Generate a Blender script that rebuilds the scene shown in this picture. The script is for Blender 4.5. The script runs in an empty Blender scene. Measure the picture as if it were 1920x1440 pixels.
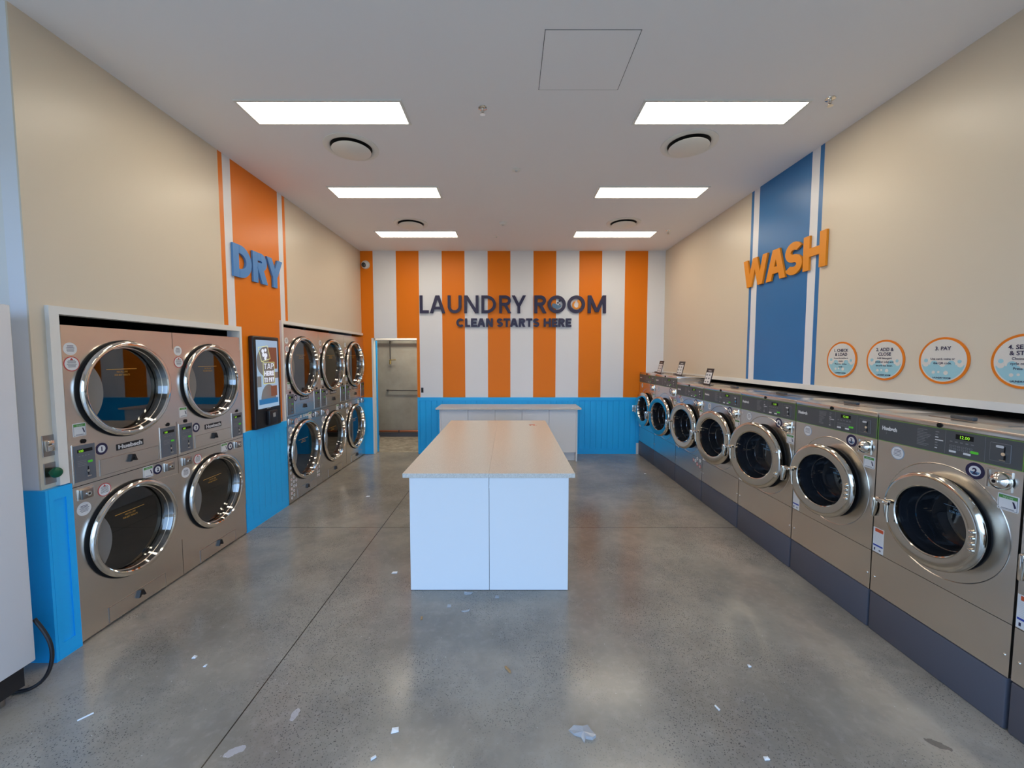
import bpy, bmesh, math, random
from mathutils import Matrix, Vector
PI = math.pi
S = bpy.context.scene
COL = S.collection
random.seed(7)

# ------------------------------------------------------------------ camera
FPX, PITCH, CXP, CYP, CAMZ = 745.8, 0.05933, 955.15, 713.32, 1.74
cd = bpy.data.cameras.new('camera')
cam = bpy.data.objects.new('camera', cd); COL.objects.link(cam)
cam.location = (0, 0, CAMZ)
cam.rotation_euler = (PI / 2 - PITCH, 0, 0)
cd.sensor_width = 36.0
cd.lens = 36.0 * FPX / 1920.0
cd.shift_x = (960 - CXP) / 1920.0
cd.shift_y = -(720 - CYP) / 1920.0
cd.clip_start = 0.02
S.camera = cam

# ------------------------------------------------------------------ exposure, sky, daylight
S.view_settings.view_transform = 'Standard'
S.view_settings.look = 'None'
S.view_settings.gamma = 1.0
S.view_settings.use_curve_mapping = False
S.view_settings.exposure = 0.0
PANEL_EMIT = 13.6
SKY = 4.2
wd = bpy.data.worlds.new('sky'); S.world = wd; wd.use_nodes = True
bg = wd.node_tree.nodes['Background']
bg.inputs[0].default_value = (0.40, 0.63, 1.0, 1); bg.inputs[1].default_value = SKY
pl = bpy.data.lights.new('shopfront_portal', 'AREA'); pl.shape = 'RECTANGLE'; pl.size = 7.5; pl.size_y = 2.7
pl.cycles.is_portal = True
po = bpy.data.objects.new('shopfront_portal', pl); COL.objects.link(po)
po.location = (-0.2, -0.56, 1.36); po.rotation_euler = (PI / 2, 0, 0)
# lamp of the back room, above its door and out of sight
bl = bpy.data.lights.new('back_room_lamp', 'AREA'); bl.shape = 'RECTANGLE'; bl.size = 1.2; bl.size_y = 0.3; bl.energy = 30
bl.color = (1, 0.93, 0.8)
bo = bpy.data.objects.new('back_room_lamp', bl); COL.objects.link(bo); bo.location = (-1.9, 7.75, 2.75)

# ------------------------------------------------------------------ key planes
LX, RX, BY, CZ = -2.612, 2.732, 7.07, 3.587
DX, WX = -2.59, 2.313

# ------------------------------------------------------------------ materials
MATS = {}
def lin(c):
    return tuple(((v / 12.92) if v <= 0.04045 else ((v + 0.055) / 1.055) ** 2.4) for v in c)
def rgb(r, g, b): return lin((r / 255, g / 255, b / 255))
def mat(name, col, rough=0.5, metal=0.0, emit=None, es=0.0, spec=0.5, coat=0.0, bump=None, ior=None, aniso=0.0):
    if name in MATS: return MATS[name]
    m = bpy.data.materials.new(name); m.use_nodes = True
    b = m.node_tree.nodes['Principled BSDF']
    b.inputs['Base Color'].default_value = (*col, 1)
    b.inputs['Roughness'].default_value = rough
    b.inputs['Metallic'].default_value = metal
    b.inputs['Specular IOR Level'].default_value = spec
    b.inputs['Coat Weight'].default_value = coat
    b.inputs['Coat Roughness'].default_value = 0.05
    if ior: b.inputs['IOR'].default_value = ior
    if emit:
        b.inputs['Emission Color'].default_value = (*emit, 1); b.inputs['Emission Strength'].default_value = es
    if bump:
        nt = m.node_tree; scale, dist, stretch = bump
        tc = nt.nodes.new('ShaderNodeTexCoord'); mp = nt.nodes.new('ShaderNodeMapping')
        mp.inputs['Scale'].default_value = stretch
        nz = nt.nodes.new('ShaderNodeTexNoise'); nz.inputs['Scale'].default_value = scale; nz.inputs['Detail'].default_value = 3
        bp = nt.nodes.new('ShaderNodeBump'); bp.inputs['Strength'].default_value = 1.0; bp.inputs['Distance'].default_value = dist
        nt.links.new(tc.outputs['Object'], mp.inputs[0]); nt.links.new(mp.outputs[0], nz.inputs['Vector'])
        nt.links.new(nz.outputs['Fac'], bp.inputs['Height']); nt.links.new(bp.outputs[0], b.inputs['Normal'])
    MATS[name] = m
    return m
class NT:
    """small helper to wire math nodes"""
    def __init__(s, m): s.t = m.node_tree; s.b = s.t.nodes['Principled BSDF']
    def n(s, typ, **k):
        x = s.t.nodes.new(typ)
        for a, v in k.items(): setattr(x, a, v)
        return x
    def put(s, sock, v):
        if isinstance(v, (int, float)): sock.default_value = v
        elif isinstance(v, (tuple, list)): sock.default_value = (*v, 1) if len(v) == 3 and sock.type == 'RGBA' else v
        else: s.t.links.new(v, sock)
    def math(s, op, a, b=0.0, c=None):
        x = s.n('ShaderNodeMath', operation=op); s.put(x.inputs[0], a); s.put(x.inputs[1], b)
        if c is not None: s.put(x.inputs[2], c)
        return x.outputs[0]
    def mix(s, f, a, b):
        x = s.n('ShaderNodeMix', data_type='RGBA'); s.put(x.inputs[0], f); s.put(x.inputs[6], a); s.put(x.inputs[7], b)
        return x.outputs[2]
    def pos(s):
        g = s.n('ShaderNodeNewGeometry'); x = s.n('ShaderNodeSeparateXYZ'); s.t.links.new(g.outputs['Position'], x.inputs[0])
        return g.outputs['Position'], x.outputs[0], x.outputs[1], x.outputs[2]
    def noise(s, vec, scale, detail=4, rough=0.55):
        x = s.n('ShaderNodeTexNoise'); s.put(x.inputs['Vector'], vec); x.inputs['Scale'].default_value = scale
        x.inputs['Detail'].default_value = detail; x.inputs['Roughness'].default_value = rough
        return x.outputs['Fac']
    def ramp(s, v, lo, hi):
        x = s.n('ShaderNodeMapRange'); s.put(x.inputs[0], v); x.inputs[1].default_value = lo; x.inputs[2].default_value = hi
        return x.outputs[0]
    def band(s, v, lo, hi): # 1 inside lo..hi
        return s.math('MULTIPLY', s.math('GREATER_THAN', v, lo), s.math('LESS_THAN', v, hi))

CREAM = (0.72, 0.625, 0.49); WHITE = (0.80, 0.80, 0.82); ORANGE = (0.82, 0.205, 0.005); BLUEST = (0.024, 0.17, 0.43)
WAINS = (0.012, 0.46, 0.97)
def wall_mat(name, rough=0.36, spec=0.45):
    m = mat(name, CREAM, rough, spec=spec); return NT(m), m
# wall_left paint: cream with an orange band edged by white and thin orange lines
w, M_WALL_L = wall_mat('paint_dry_wall')
p, px, py, pz = w.pos()
c = w.mix(w.band(py, 3.668, 4.727), CREAM, WHITE)
for a, b_ in ((3.668, 3.722), (3.828, 4.582), (4.674, 4.727)): c = w.mix(w.band(py, a, b_), c, ORANGE)
c = w.mix(w.math('GREATER_THAN', px, LX - 0.01), WHITE, c)
w.put(w.b.inputs['Base Color'], c)
# wall_right paint
w, M_WALL_R = wall_mat('paint_wash_wall')
p, px, py, pz = w.pos()
c = w.mix(w.band(py, 3.558, 4.592), CREAM, WHITE)
for a, b_ in ((3.556, 3.603), (3.697, 4.449), (4.547, 4.592)):
    c = w.mix(w.math('MULTIPLY', w.band(py, a, b_), w.math('GREATER_THAN', pz, 1.488)), c, BLUEST)
w.put(w.b.inputs['Base Color'], c)
# wall_back paint: orange and white stripes 0.4 m wide
w, M_WALL_B = wall_mat('paint_striped_wall', 0.45, 0.25)
p, px, py, pz = w.pos()
fr = w.math('FRACT', w.math('DIVIDE', w.math('ADD', px, 2.018 + 8.0), 0.803))
c = w.mix(w.math('LESS_THAN', fr, 0.497), WHITE, ORANGE)
w.put(w.b.inputs['Base Color'], c)
M_CEIL = mat('ceiling_paint', (0.88, 0.855, 0.86), 0.8, spec=0.2)
M_WHITE = mat('white_trim', (0.80, 0.78, 0.73), 0.4)
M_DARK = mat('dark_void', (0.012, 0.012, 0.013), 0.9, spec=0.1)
M_LAM = mat('white_laminate', (0.80, 0.80, 0.80), 0.32)
# blue beadboard wainscot
def wains_mat(name, axis, off):
    m = mat(name, WAINS, 0.38); w = NT(m); p, x, y, z = w.pos(); a = (x, y)[axis]
    fr = w.math('FRACT', w.math('DIVIDE', w.math('ADD', a, 20.0 - off), 0.1015))
    d = w.math('ABSOLUTE', w.math('SUBTRACT', fr, 0.5))
    inz = w.band(z, 0.09, 0.955)
    g = w.math('MULTIPLY', w.ramp(d, 0.46, 0.5), inz)
    bp = w.n('ShaderNodeBump', invert=True); bp.inputs['Strength'].default_value = 1; bp.inputs['Distance'].default_value = 0.004
    w.put(bp.inputs['Height'], g); w.put(w.b.inputs['Normal'], bp.outputs[0])
    return m
M_WA_B = wains_mat('blue_board_back', 0, 1.351)
M_WA_L = wains_mat('blue_board_left', 1, 3.84)
M_BLUE = mat('blue_paint', WAINS, 0.38)
M_ORANGE = mat('orange_paint', ORANGE, 0.4)
# polished concrete
M_FLOOR = mat('polished_concrete', (0.2, 0.19, 0.17), 0.2, spec=0.55)
w = NT(M_FLOOR); p, px, py, pz = w.pos()
n1 = w.noise(p, 0.9, 5, 0.6); n2 = w.noise(p, 4.5, 6, 0.65); n3 = w.noise(p, 130, 2, 0.5); n4 = w.noise(p, 22, 4, 0.6)
c = w.mix(w.ramp(n1, 0.38, 0.64), (0.218, 0.195, 0.160), (0.35, 0.315, 0.262))
c = w.mix(w.math('MULTIPLY', w.ramp(n2, 0.46, 0.72), 0.55), c, (0.20, 0.185, 0.168))
c = w.mix(w.math('MULTIPLY', w.ramp(n4, 0.5, 0.75), 0.25), c, (0.40, 0.375, 0.34))
vo = w.n('ShaderNodeTexVoronoi'); w.put(vo.inputs['Vector'], p); vo.inputs['Scale'].default_value = 105
sp = w.math('MULTIPLY', w.math('LESS_THAN', vo.outputs['Distance'], 0.33), w.math('GREATER_THAN', n3, 0.5))
sp = w.math('MULTIPLY', sp, w.ramp(w.noise(p, 1.3, 3), 0.42, 0.56))
c = w.mix(w.math('MULTIPLY', sp, 0.8), c, (0.05, 0.048, 0.046))
vo2 = w.n('ShaderNodeTexVoronoi'); w.put(vo2.inputs['Vector'], p); vo2.inputs['Scale'].default_value = 38
sx = w.n('ShaderNodeSeparateXYZ'); w.put(sx.inputs[0], vo2.outputs['Color'])
wp = w.math('MULTIPLY', w.math('LESS_THAN', vo2.outputs['Distance'], 0.09), w.math('GREATER_THAN', sx.outputs[0], 0.93))
c = w.mix(w.math('MULTIPLY', wp, 0.7), c, (0.62, 0.6, 0.57))
# dried splash near the washers
def blot(cx_, cy_, sx_, sy_, rot, thr):
    mp = w.n('ShaderNodeMapping', vector_type='TEXTURE'); w.put(mp.inputs[0], p)
    mp.inputs['Location'].default_value = (cx_, cy_, 0); mp.inputs['Rotation'].default_value = (0, 0, rot); mp.inputs['Scale'].default_value = (sx_, sy_, 1)
    ln = w.n('ShaderNodeVectorMath', operation='LENGTH'); w.put(ln.inputs[0], mp.outputs[0])
    return w.math('LESS_THAN', w.math('ADD', ln.outputs['Value'], w.math('MULTIPLY', w.noise(p, 30, 4), 1.3)), thr)
c = w.mix(w.math('MULTIPLY', blot(1.925, 1.69, 0.055, 0.02, -0.6, 1.55), 0.75), c, (0.05, 0.05, 0.052))
for bx, by_, s1, s2, r_ in ((-1.22, 1.655, 0.055, 0.022, 0.5), (-1.045, 1.84, 0.02, 0.04, 0.0)):
    c = w.mix(w.math('MULTIPLY', blot(bx, by_, s1, s2, r_, 1.5), 0.45), c, (0.62, 0.6, 0.64))
jx = w.math('LESS_THAN', w.math('ABSOLUTE', w.math('ADD', px, 1.306)), 0.0035)
jy = w.math('LESS_THAN', w.math('ABSOLUTE', w.math('SUBTRACT', py, 3.966)), 0.0035)
c = w.mix(w.math('MAXIMUM', jx, jy), c, (0.015, 0.014, 0.013))
w.put(w.b.inputs['Base Color'], c)
w.put(w.b.inputs['Roughness'], w.math('ADD', 0.12, w.math('MULTIPLY', w.noise(p, 60, 3), 0.14)))
# stone-look worktop
M_TOP = mat('speckled_worktop', (0.6, 0.55, 0.48), 0.3)
w = NT(M_TOP); p, px, py, pz = w.pos()
nn = w.noise(p, 160, 3, 0.6)
w.put(w.b.inputs['Base Color'], w.mix(w.ramp(nn, 0.35, 0.65), (0.55, 0.50, 0.43), (0.72, 0.67, 0.60)))
# metals
def steel_mat(name, col, rough, st=(1, 1, 12)):
    m = mat(name, col, rough, 1.0); w = NT(m)
    tc = w.n('ShaderNodeTexCoord')
    bp = w.n('ShaderNodeBump'); bp.inputs['Strength'].default_value = 0.6; bp.inputs['Distance'].default_value = 0.004
    w.put(bp.inputs['Height'], w.noise(tc.outputs['Object'], 1.6, 0)); w.put(w.b.inputs['Normal'], bp.outputs[0])
    return m
M_STEEL = steel_mat('brushed_steel', (0.77, 0.725, 0.67), 0.27)
M_STEEL2 = steel_mat('brushed_steel_dark', (0.40, 0.37, 0.35), 0.3)
M_CHROME = mat('chrome', (0.80, 0.77, 0.72), 0.06, 1.0)
M_RING = mat('polished_ring', (0.66, 0.62, 0.55), 0.1, 1.0)
M_PEDEST = mat('pedestal_grey', (0.085, 0.085, 0.105), 0.45)
M_RUBBER = mat('black_rubber', (0.006, 0.006, 0.007), 0.6, spec=0.25)
M_BLACK = mat('black_plastic', (0.012, 0.011, 0.013), 0.35)
M_DGLASS = mat('bowl_glass', (0.012, 0.014, 0.018), 0.03, 0.0, spec=0.9)
M_PANEL = mat('control_grey', (0.075, 0.08, 0.085), 0.4)
M_PANEL2 = mat('control_bluegrey', (0.12, 0.13, 0.15), 0.4)
M_GREENL = mat('green_line', (0.16, 0.32, 0.05), 0.4)
M_GREENB = mat('green_button', (0.08, 0.42, 0.03), 0.4, emit=(0.1, 0.8, 0.04), es=0.15)
M_LED = mat('led_digits', (0.2, 0.6, 0.02), 0.4, emit=(0.45, 1.0, 0.05), es=0.75)
M_STICK = mat('sticker_white', (0.72, 0.72, 0.72), 0.4)
M_STICKG = mat('sticker_grey', (0.28, 0.34, 0.42), 0.4)
M_TXT = mat('print_grey', (0.16, 0.17, 0.2), 0.5)
M_TXTL = mat('print_light', (0.6, 0.6, 0.6), 0.5)
M_TXTD = mat('print_dim', (0.2, 0.2, 0.21), 0.5)
M_RED = mat('print_red', (0.5, 0.05, 0.05), 0.5)
M_REDO = mat('print_orange_red', (0.6, 0.09, 0.03), 0.5)
M_NAVY = mat('navy', (0.018, 0.014, 0.055), 0.4)
M_BLUEP = mat('print_blue', (0.03, 0.06, 0.35), 0.5)
M_GREENP = mat('print_green', (0.09, 0.30, 0.06), 0.5)
M_GOLD = mat('print_gold', (0.62, 0.33, 0.06), 0.5)
M_SKYP = mat('print_teal', (0.34, 0.60, 0.66), 0.5)
M_SKYPD = mat('print_skyblue', (0.22, 0.42, 0.62), 0.5)
M_WAVE = mat('print_wave', (0.10, 0.20, 0.33), 0.5)
M_DRUM = steel_mat('drum_steel', (0.22, 0.22, 0.22), 0.4)
M_LENSPATCH = mat('lens_patch_grey', (0.20, 0.195, 0.19), 0.5)  # tone of the grey patch added on the dryer glass
M_FRIDGE = mat('appliance_white', (0.72, 0.72, 0.74), 0.4)
M_BUTTON = mat('green_mushroom', (0.0, 0.10, 0.045), 0.3)
M_DRYBL = mat('letter_blue', (0.085, 0.27, 0.62), 0.45)
M_WASHO = mat('letter_amber', (0.80, 0.28, 0.008), 0.45)
M_PAPER = mat('paper_scrap', (0.85, 0.85, 0.85), 0.6)
M_FILM = mat('clear_film', (0.55, 0.58, 0.62), 0.15, spec=0.8)
M_FILM.node_tree.nodes['Principled BSDF'].inputs['Alpha'].default_value = 0.45
M_LEAF = mat('tan_scrap', (0.36, 0.22, 0.10), 0.7)
M_COPPER = mat('copper_pipe', (0.45, 0.16, 0.08), 0.35, 0.8)
M_PIPE = mat('dark_pipe', (0.06, 0.055, 0.05), 0.5)
M_BRASS = mat('brass', (0.5, 0.36, 0.12), 0.35, 0.9)
M_CONC = mat('bare_concrete', (0.34, 0.32, 0.26), 0.85)
w = NT(M_CONC); p, px, py, pz = w.pos()
w.put(w.b.inputs['Base Color'], w.mix(w.ramp(w.noise(p, 2.2, 5, 0.6), 0.3, 0.7), (0.27, 0.25, 0.205), (0.37, 0.35, 0.29)))
M_ROUGHF = mat('rough_concrete', (0.30, 0.26, 0.20), 0.8)
w = NT(M_ROUGHF); p, px, py, pz = w.pos()
w.put(w.b.inputs['Base Color'], w.mix(w.ramp(w.noise(p, 7, 5, 0.65), 0.35, 0.65), (0.20, 0.17, 0.13), (0.40, 0.35, 0.27)))
M_PAVE = mat('pavement', (0.46, 0.37, 0.27), 0.9)
M_LIGHT = mat('led_diffuser', (0.9, 0.9, 0.9), 0.5, emit=(1.0, 0.90, 0.73), es=PANEL_EMIT)
# dryer door glass: dark tint, mirror-like from the front
M_GLASS = bpy.data.materials.new('tinted_glass'); M_GLASS.use_nodes = True
nt = M_GLASS.node_tree; nt.nodes.clear()
o_ = nt.nodes.new('ShaderNodeOutputMaterial'); mx = nt.nodes.new('ShaderNodeMixShader'); fz = nt.nodes.new('ShaderNodeFresnel')
tr = nt.nodes.new('ShaderNodeBsdfTransparent'); gl = nt.nodes.new('ShaderNodeBsdfGlossy')
fz.inputs[0].default_value = 2.0; tr.inputs[0].default_value = (0.42, 0.43, 0.45, 1); gl.inputs['Roughness'].default_value = 0.015
gl.inputs[0].default_value = (0.9, 0.92, 0.95, 1)
nt.links.new(fz.outputs[0], mx.inputs[0]); nt.links.new(tr.outputs[0], mx.inputs[1]); nt.links.new(gl.outputs[0], mx.inputs[2]); nt.links.new(mx.outputs[0], o_.inputs[0])
# pay-kiosk screen, lit from inside
M_SCR = mat('screen_lit', (0.02, 0.02, 0.02), 0.08, emit=rgb(165, 195, 225), es=0.75, spec=0.6)
M_SCR2 = mat('screen_grey', (0.02, 0.02, 0.02), 0.08, emit=rgb(110, 108, 108), es=0.8, spec=0.6)
M_SCR3 = mat('screen_line', (0.02, 0.02, 0.02), 0.08, emit=rgb(225, 225, 150), es=0.9)
M_SCR4 = mat('screen_text', (0.02, 0.02, 0.02), 0.08, emit=rgb(225, 230, 245), es=0.95)
M_SCR5 = mat('screen_brown_reflection', (0.02, 0.02, 0.02), 0.08, emit=rgb(120, 75, 60), es=0.8)  # brown room reflection, painted as glow on the screen
M_SCR6 = mat('screen_blue_reflection', (0.02, 0.02, 0.02), 0.08, emit=rgb(45, 110, 165), es=0.8)  # blue bar of reflected room, painted the same way

# ------------------------------------------------------------------ mesh builder
class MB:
    def __init__(s): s.v = []; s.f = []; s.m = []; s.ms = []
    def mi(s, m):
        if m not in s.ms: s.ms.append(m)
        return s.ms.index(m)
    def add(s, vs, fs, m, mx=None):
        o = len(s.v); i = s.mi(m)
        for v in vs: s.v.append(tuple(mx @ Vector(v)) if mx else tuple(v))
        for f in fs: s.f.append([o + k for k in f]); s.m.append(i)
        return s
    def box(s, x0, x1, y0, y1, z0, z1, m, bev=0.0, seg=2, mx=None):
        if bev <= 0:
            vs = [(x0, y0, z0), (x1, y0, z0), (x1, y1, z0), (x0, y1, z0), (x0, y0, z1), (x1, y0, z1), (x1, y1, z1), (x0, y1, z1)]
            fs = [(0, 3, 2, 1), (4, 5, 6, 7), (0, 1, 5, 4), (1, 2, 6, 5), (2, 3, 7, 6), (3, 0, 4, 7)]
            return s.add(vs, fs, m, mx)
        b = bmesh.new(); bmesh.ops.create_cube(b, size=1)
        for v in b.verts: v.co = Vector(((x0 + x1) / 2 + v.co.x * (x1 - x0), (y0 + y1) / 2 + v.co.y * (y1 - y0), (z0 + z1) / 2 + v.co.z * (z1 - z0)))
        bmesh.ops.bevel(b, geom=list(b.edges), offset=bev, segments=seg, affect='EDGES', profile=0.5)
        b.verts.index_update()
        s.add([v.co[:] for v in b.verts], [[v.index for v in f.verts] for f in b.faces], m, mx); b.free()
        return s
    def lathe(s, prof, cx, cz, m, seg=64, cy=0.0, mx=None, a0=0.0, a1=2 * PI):
        """prof [(r,y)] revolved about the local y axis; order outward-back to centre-front gives viewer-facing normals"""
        vs = []; fs = []; full = abs(a1 - a0 - 2 * PI) < 1e-6; n = seg if full else seg + 1; idx = []
        for r, y in prof:
            if r < 1e-6: idx.append([len(vs)]); vs.append((cx, cy + y, cz)); continue
            row = []
            for k in range(n):
                a = a0 + (a1 - a0) * k / seg
                row.append(len(vs)); vs.append((cx + r * math.cos(a), cy + y, cz + r * math.sin(a)))
            idx.append(row)
        for A, B in zip(idx, idx[1:]):
            for k in range(seg if not full else n):
                k2 = (k + 1) % n if full else k + 1
                if len(A) == 1 and len(B) == 1: continue
                if len(B) == 1: fs.append((A[k], A[k2], B[0]))
                elif len(A) == 1: fs.append((A[0], B[k2], B[k]))
                else: fs.append((A[k], A[k2], B[k2], B[k]))
        return s.add(vs, fs, m, mx)
    def disc(s, x, z, r, y0, y1, m, seg=32):
        """short cylinder, back y0, front y1 (y1<y0)"""
        return s.lathe([(r, y0), (r, y1), (0, y1)], x, z, m, seg)
    def prism(s, poly, y0, y1, m, mx=None):
        """convex polygon [(x,z)] ccw seen from the front, from y0 (back) to y1 (front)"""
        n = len(poly); vs = [(x, y1, z) for x, z in poly] + [(x, y0, z) for x, z in poly]
        fs = [list(range(n)), [2 * n - 1 - k for k in range(n)]] + [(k, n + k, n + (k + 1) % n, (k + 1) % n) for k in range(n)]
        return s.add(vs, fs, m, mx)
    def rect(s, x0, x1, z0, z1, y0, y1, m): return s.prism([(x0, z0), (x1, z0), (x1, z1), (x0, z1)], y0, y1, m)
    def rrect(s, x0, x1, z0, z1, r, y0, y1, m, n=5):
        pts = []
        for cx, cz, a in ((x1 - r, z0 + r, -PI / 2), (x1 - r, z1 - r, 0), (x0 + r, z1 - r, PI / 2), (x0 + r, z0 + r, PI)):
            for k in range(n + 1): pts.append((cx + r * math.cos(a + k * PI / 2 / n), cz + r * math.sin(a + k * PI / 2 / n)))
        return s.prism(pts, y0, y1, m)
    def frame(s, x0, x1, z0, z1, t, y0, y1, m):
        s.rect(x0, x1, z0, z0 + t, y0, y1, m); s.rect(x0, x1, z1 - t, z1, y0, y1, m)
        s.rect(x0, x0 + t, z0 + t, z1 - t, y0, y1, m); s.rect(x1 - t, x1, z0 + t, z1 - t, y0, y1, m); return s
    def arc(s, cx, cz, rx, rz, a0, a1, t, y0, y1, m, n=28):
        vs = []; fs = []
        for k in range(n + 1):
            a = math.radians(a0 + (a1 - a0) * k / n); co, si = math.cos(a), math.sin(a)
            o = (cx + rx * co, cz + rz * si); i = (cx + (rx - t) * co, cz + (rz - t) * si)
            vs += [(o[0], y1, o[1]), (i[0], y1, i[1]), (i[0], y0, i[1]), (o[0], y0, o[1])]
        for k in range(n):
            a, b = 4 * k, 4 * k + 4
            for j in range(4): fs.append((a + j, b + j, b + (j + 1) % 4, a + (j + 1) % 4))
        e = 4 * n; fs += [(0, 1, 2, 3), (e + 3, e + 2, e + 1, e)]
        if a1 < a0: fs = [f[::-1] for f in fs]
        return s.add(vs, fs, m)
    def plate_hole(s, x0, x1, z0, z1, cx, cz, r, y, m, n=72):
        """flat front plate with a round hole, facing -y"""
        vs = []; fs = []
        for k in range(n):
            a = 2 * PI * k / n + PI / n * 0; co, si = math.cos(a), math.sin(a)
            tx = ((x1 - cx) / co if co > 1e-9 else (x0 - cx) / co if co < -1e-9 else 1e9)
            tz = ((z1 - cz) / si if si > 1e-9 else (z0 - cz) / si if si < -1e-9 else 1e9)
            t = min(tx, tz); vs += [(cx + r * co, y, cz + r * si), (cx + t * co, y, cz + t * si)]
        for k in range(n):
            a, b = 2 * k, 2 * ((k + 1) % n); fs.append((a, a + 1, b + 1, b))
        for px, pz in ((x1, z1), (x0, z1), (x0, z0), (x1, z0)):      # corner fills
            a = math.atan2(pz - cz, px - cx) % (2 * PI); k = int(a / (2 * PI) * n); i = 2 * k + 1; j = 2 * ((k + 1) % n) + 1
            vs.append((px, y, pz)); fs.append((i, len(vs) - 1, j))
        return s.add(vs, fs, m)
    def tube(s, pts, r, m, seg=10):
        vs = []; fs = []; P = [Vector(q) for q in pts]; up = Vector((0, 0, 1)); prev = None
        for i, q in enumerate(P):
            d = (P[min(i + 1, len(P) - 1)] - P[max(i - 1, 0)]).normalized()
            u = d.cross(prev if prev else (up if abs(d.z) < 0.9 else Vector((1, 0, 0)))).normalized(); v = u.cross(d).normalized(); prev = v
            for k in range(seg):
                a = 2 * PI * k / seg; vs.append(tuple(q + u * math.cos(a) * r + v * math.sin(a) * r))
        for i in range(len(P) - 1):
            for k in range(seg):
                a = i * seg + k; b = i * seg + (k + 1) % seg; fs.append((a, b, b + seg, a + seg))
        fs.append(list(range(seg))[::-1]); fs.append([(len(P) - 1) * seg + k for k in range(seg)])
        return s.add(vs, fs, m)
    def text(s, st, x, z, h, y, m, align='C', bold=0.0, width=None, th=0.0004, space=1.0):
        """text of cap height h centred on x with its baseline at z, lying at depth y"""
        V, F, w_ = text_geo(st, bold, space); k = h
        sx = k if width is None else width / w_
        ox = x - (w_ * sx / 2 if align == 'C' else 0)
        return s.add([(ox + vx * sx, y - th * vz, z + vy * k) for vx, vy, vz in V], F, m)
    def build(s, name, parent=None, loc=None, smooth=True, ang=35):
        me = bpy.data.meshes.new(name); me.from_pydata(s.v, [], s.f)
        for m in s.ms: me.materials.append(m)
        me.polygons.foreach_set('material_index', s.m)
        me.update()
        if smooth:
            me.shade_smooth(); me.set_sharp_from_angle(angle=math.radians(ang))
        o = bpy.data.objects.new(name, me); COL.objects.link(o)
        if parent: o.parent = parent
        if loc: o.location = loc
        return o
TG = {}
def text_geo(st, bold, space):
    k = (st, bold, space)
    if k in TG: return TG[k]
    cu = bpy.data.curves.new('t', 'FONT'); cu.body = st; cu.size = 1.0; cu.offset = bold; cu.space_character = space; cu.resolution_u = 3
    cu.align_x = 'CENTER'
    o = bpy.data.objects.new('t', cu); COL.objects.link(o)
    bpy.context.view_layer.update()
    me = bpy.data.meshes.new_from_object(o.evaluated_get(bpy.context.evaluated_depsgraph_get()))
    V = [tuple(v.co) for v in me.vertices]; F = [list(p.vertices) for p in me.polygons]
    bpy.data.objects.remove(o); bpy.data.curves.remove(cu); bpy.data.meshes.remove(me)
    x0 = min(v[0] for v in V); x1 = max(v[0] for v in V); cap = 0.729
    V = [((v[0] - x0) / cap, v[1] / cap, 1.0) for v in V]
    TG[k] = (V, F, (x1 - x0) / cap)
    return TG[k]

def tag(o, label=None, cat=None, group=None, kind=None):
    if label: o['label'] = label
    if cat: o['category'] = cat
    if group: o['group'] = group
    if kind: o['kind'] = kind
    return o
def thing(name, loc, rz, label, cat, group=None):
    o = bpy.data.objects.new(name, None); COL.objects.link(o); o.location = loc; o.rotation_euler = (0, 0, rz)
    o.empty_display_size = 0.1
    return tag(o, label, cat, group)
def struct(mb, name, label=None, **k):
    o = mb.build(name, **k); o['kind'] = 'structure'
    if label: o['label'] = label
    return o
def copy_tree(o, parent=None):
    c = o.copy(); COL.objects.link(c)
    if parent: c.parent = parent
    for ch in list(o.children): copy_tree(ch, c)
    return c

# ------------------------------------------------------------------ room shell
struct(MB().box(-4.1, 3.8, -0.7, 7.17, -0.1, 0, M_FLOOR), 'floor')
struct(MB().box(-3.4, -0.7, 7.17, 8.75, -0.1, -0.002, M_ROUGHF), 'floor_back_room')
struct(MB().box(-4.1, 3.8, -0.7, 7.2, CZ, CZ + 0.1, M_CEIL), 'ceiling')
m = MB()
m.box(-4.1, -2.437, BY, BY + 0.1, 0, CZ, M_WALL_B).box(-1.632, 3.8, BY, BY + 0.1, 0, CZ, M_WALL_B).box(-2.437, -1.632, BY, BY + 0.1, 2.07, CZ, M_WALL_B)
struct(m, 'wall_back', smooth=False)
m = MB(); T = 0.1
m.box(LX - T, LX, 2.18, 2.30, 0, CZ, M_WALL_L).box(LX - T, LX, 2.30, 3.84, 1.99, CZ, M_WALL_L).box(LX - T, LX, 3.84, 4.58, 0, CZ, M_WALL_L)
m.box(LX - T, LX, 4.58, BY, 2.125, CZ, M_WALL_L)
struct(m, 'wall_left', smooth=False)
struct(MB().box(-4.1, LX - T, 2.18, 2.28, 0, CZ, M_WHITE), 'wall_front_left', smooth=False)
m = MB().box(RX, RX + T, 0.9, BY, 1.47, CZ, M_WALL_R).box(RX, RX + T, -0.7, 0.9, 0, CZ, M_WALL_R)
struct(m, 'wall_right', smooth=False)
struct(MB().box(-4.2, -4.1, -0.7, 8.8, 0, CZ, M_WHITE), 'wall_outer_left', smooth=False)
struct(MB().box(3.8, 3.9, -0.7, 8.8, 0, CZ, M_WHITE), 'wall_outer_right', smooth=False)
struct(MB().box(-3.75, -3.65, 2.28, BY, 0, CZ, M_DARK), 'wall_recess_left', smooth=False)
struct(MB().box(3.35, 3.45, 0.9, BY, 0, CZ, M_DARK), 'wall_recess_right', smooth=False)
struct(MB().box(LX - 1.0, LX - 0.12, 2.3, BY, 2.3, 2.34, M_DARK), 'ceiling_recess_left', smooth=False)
struct(MB().box(RX + 0.12, 3.35, 0.9, BY, 1.7, 1.74, M_DARK), 'ceiling_recess_right', smooth=False)
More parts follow.
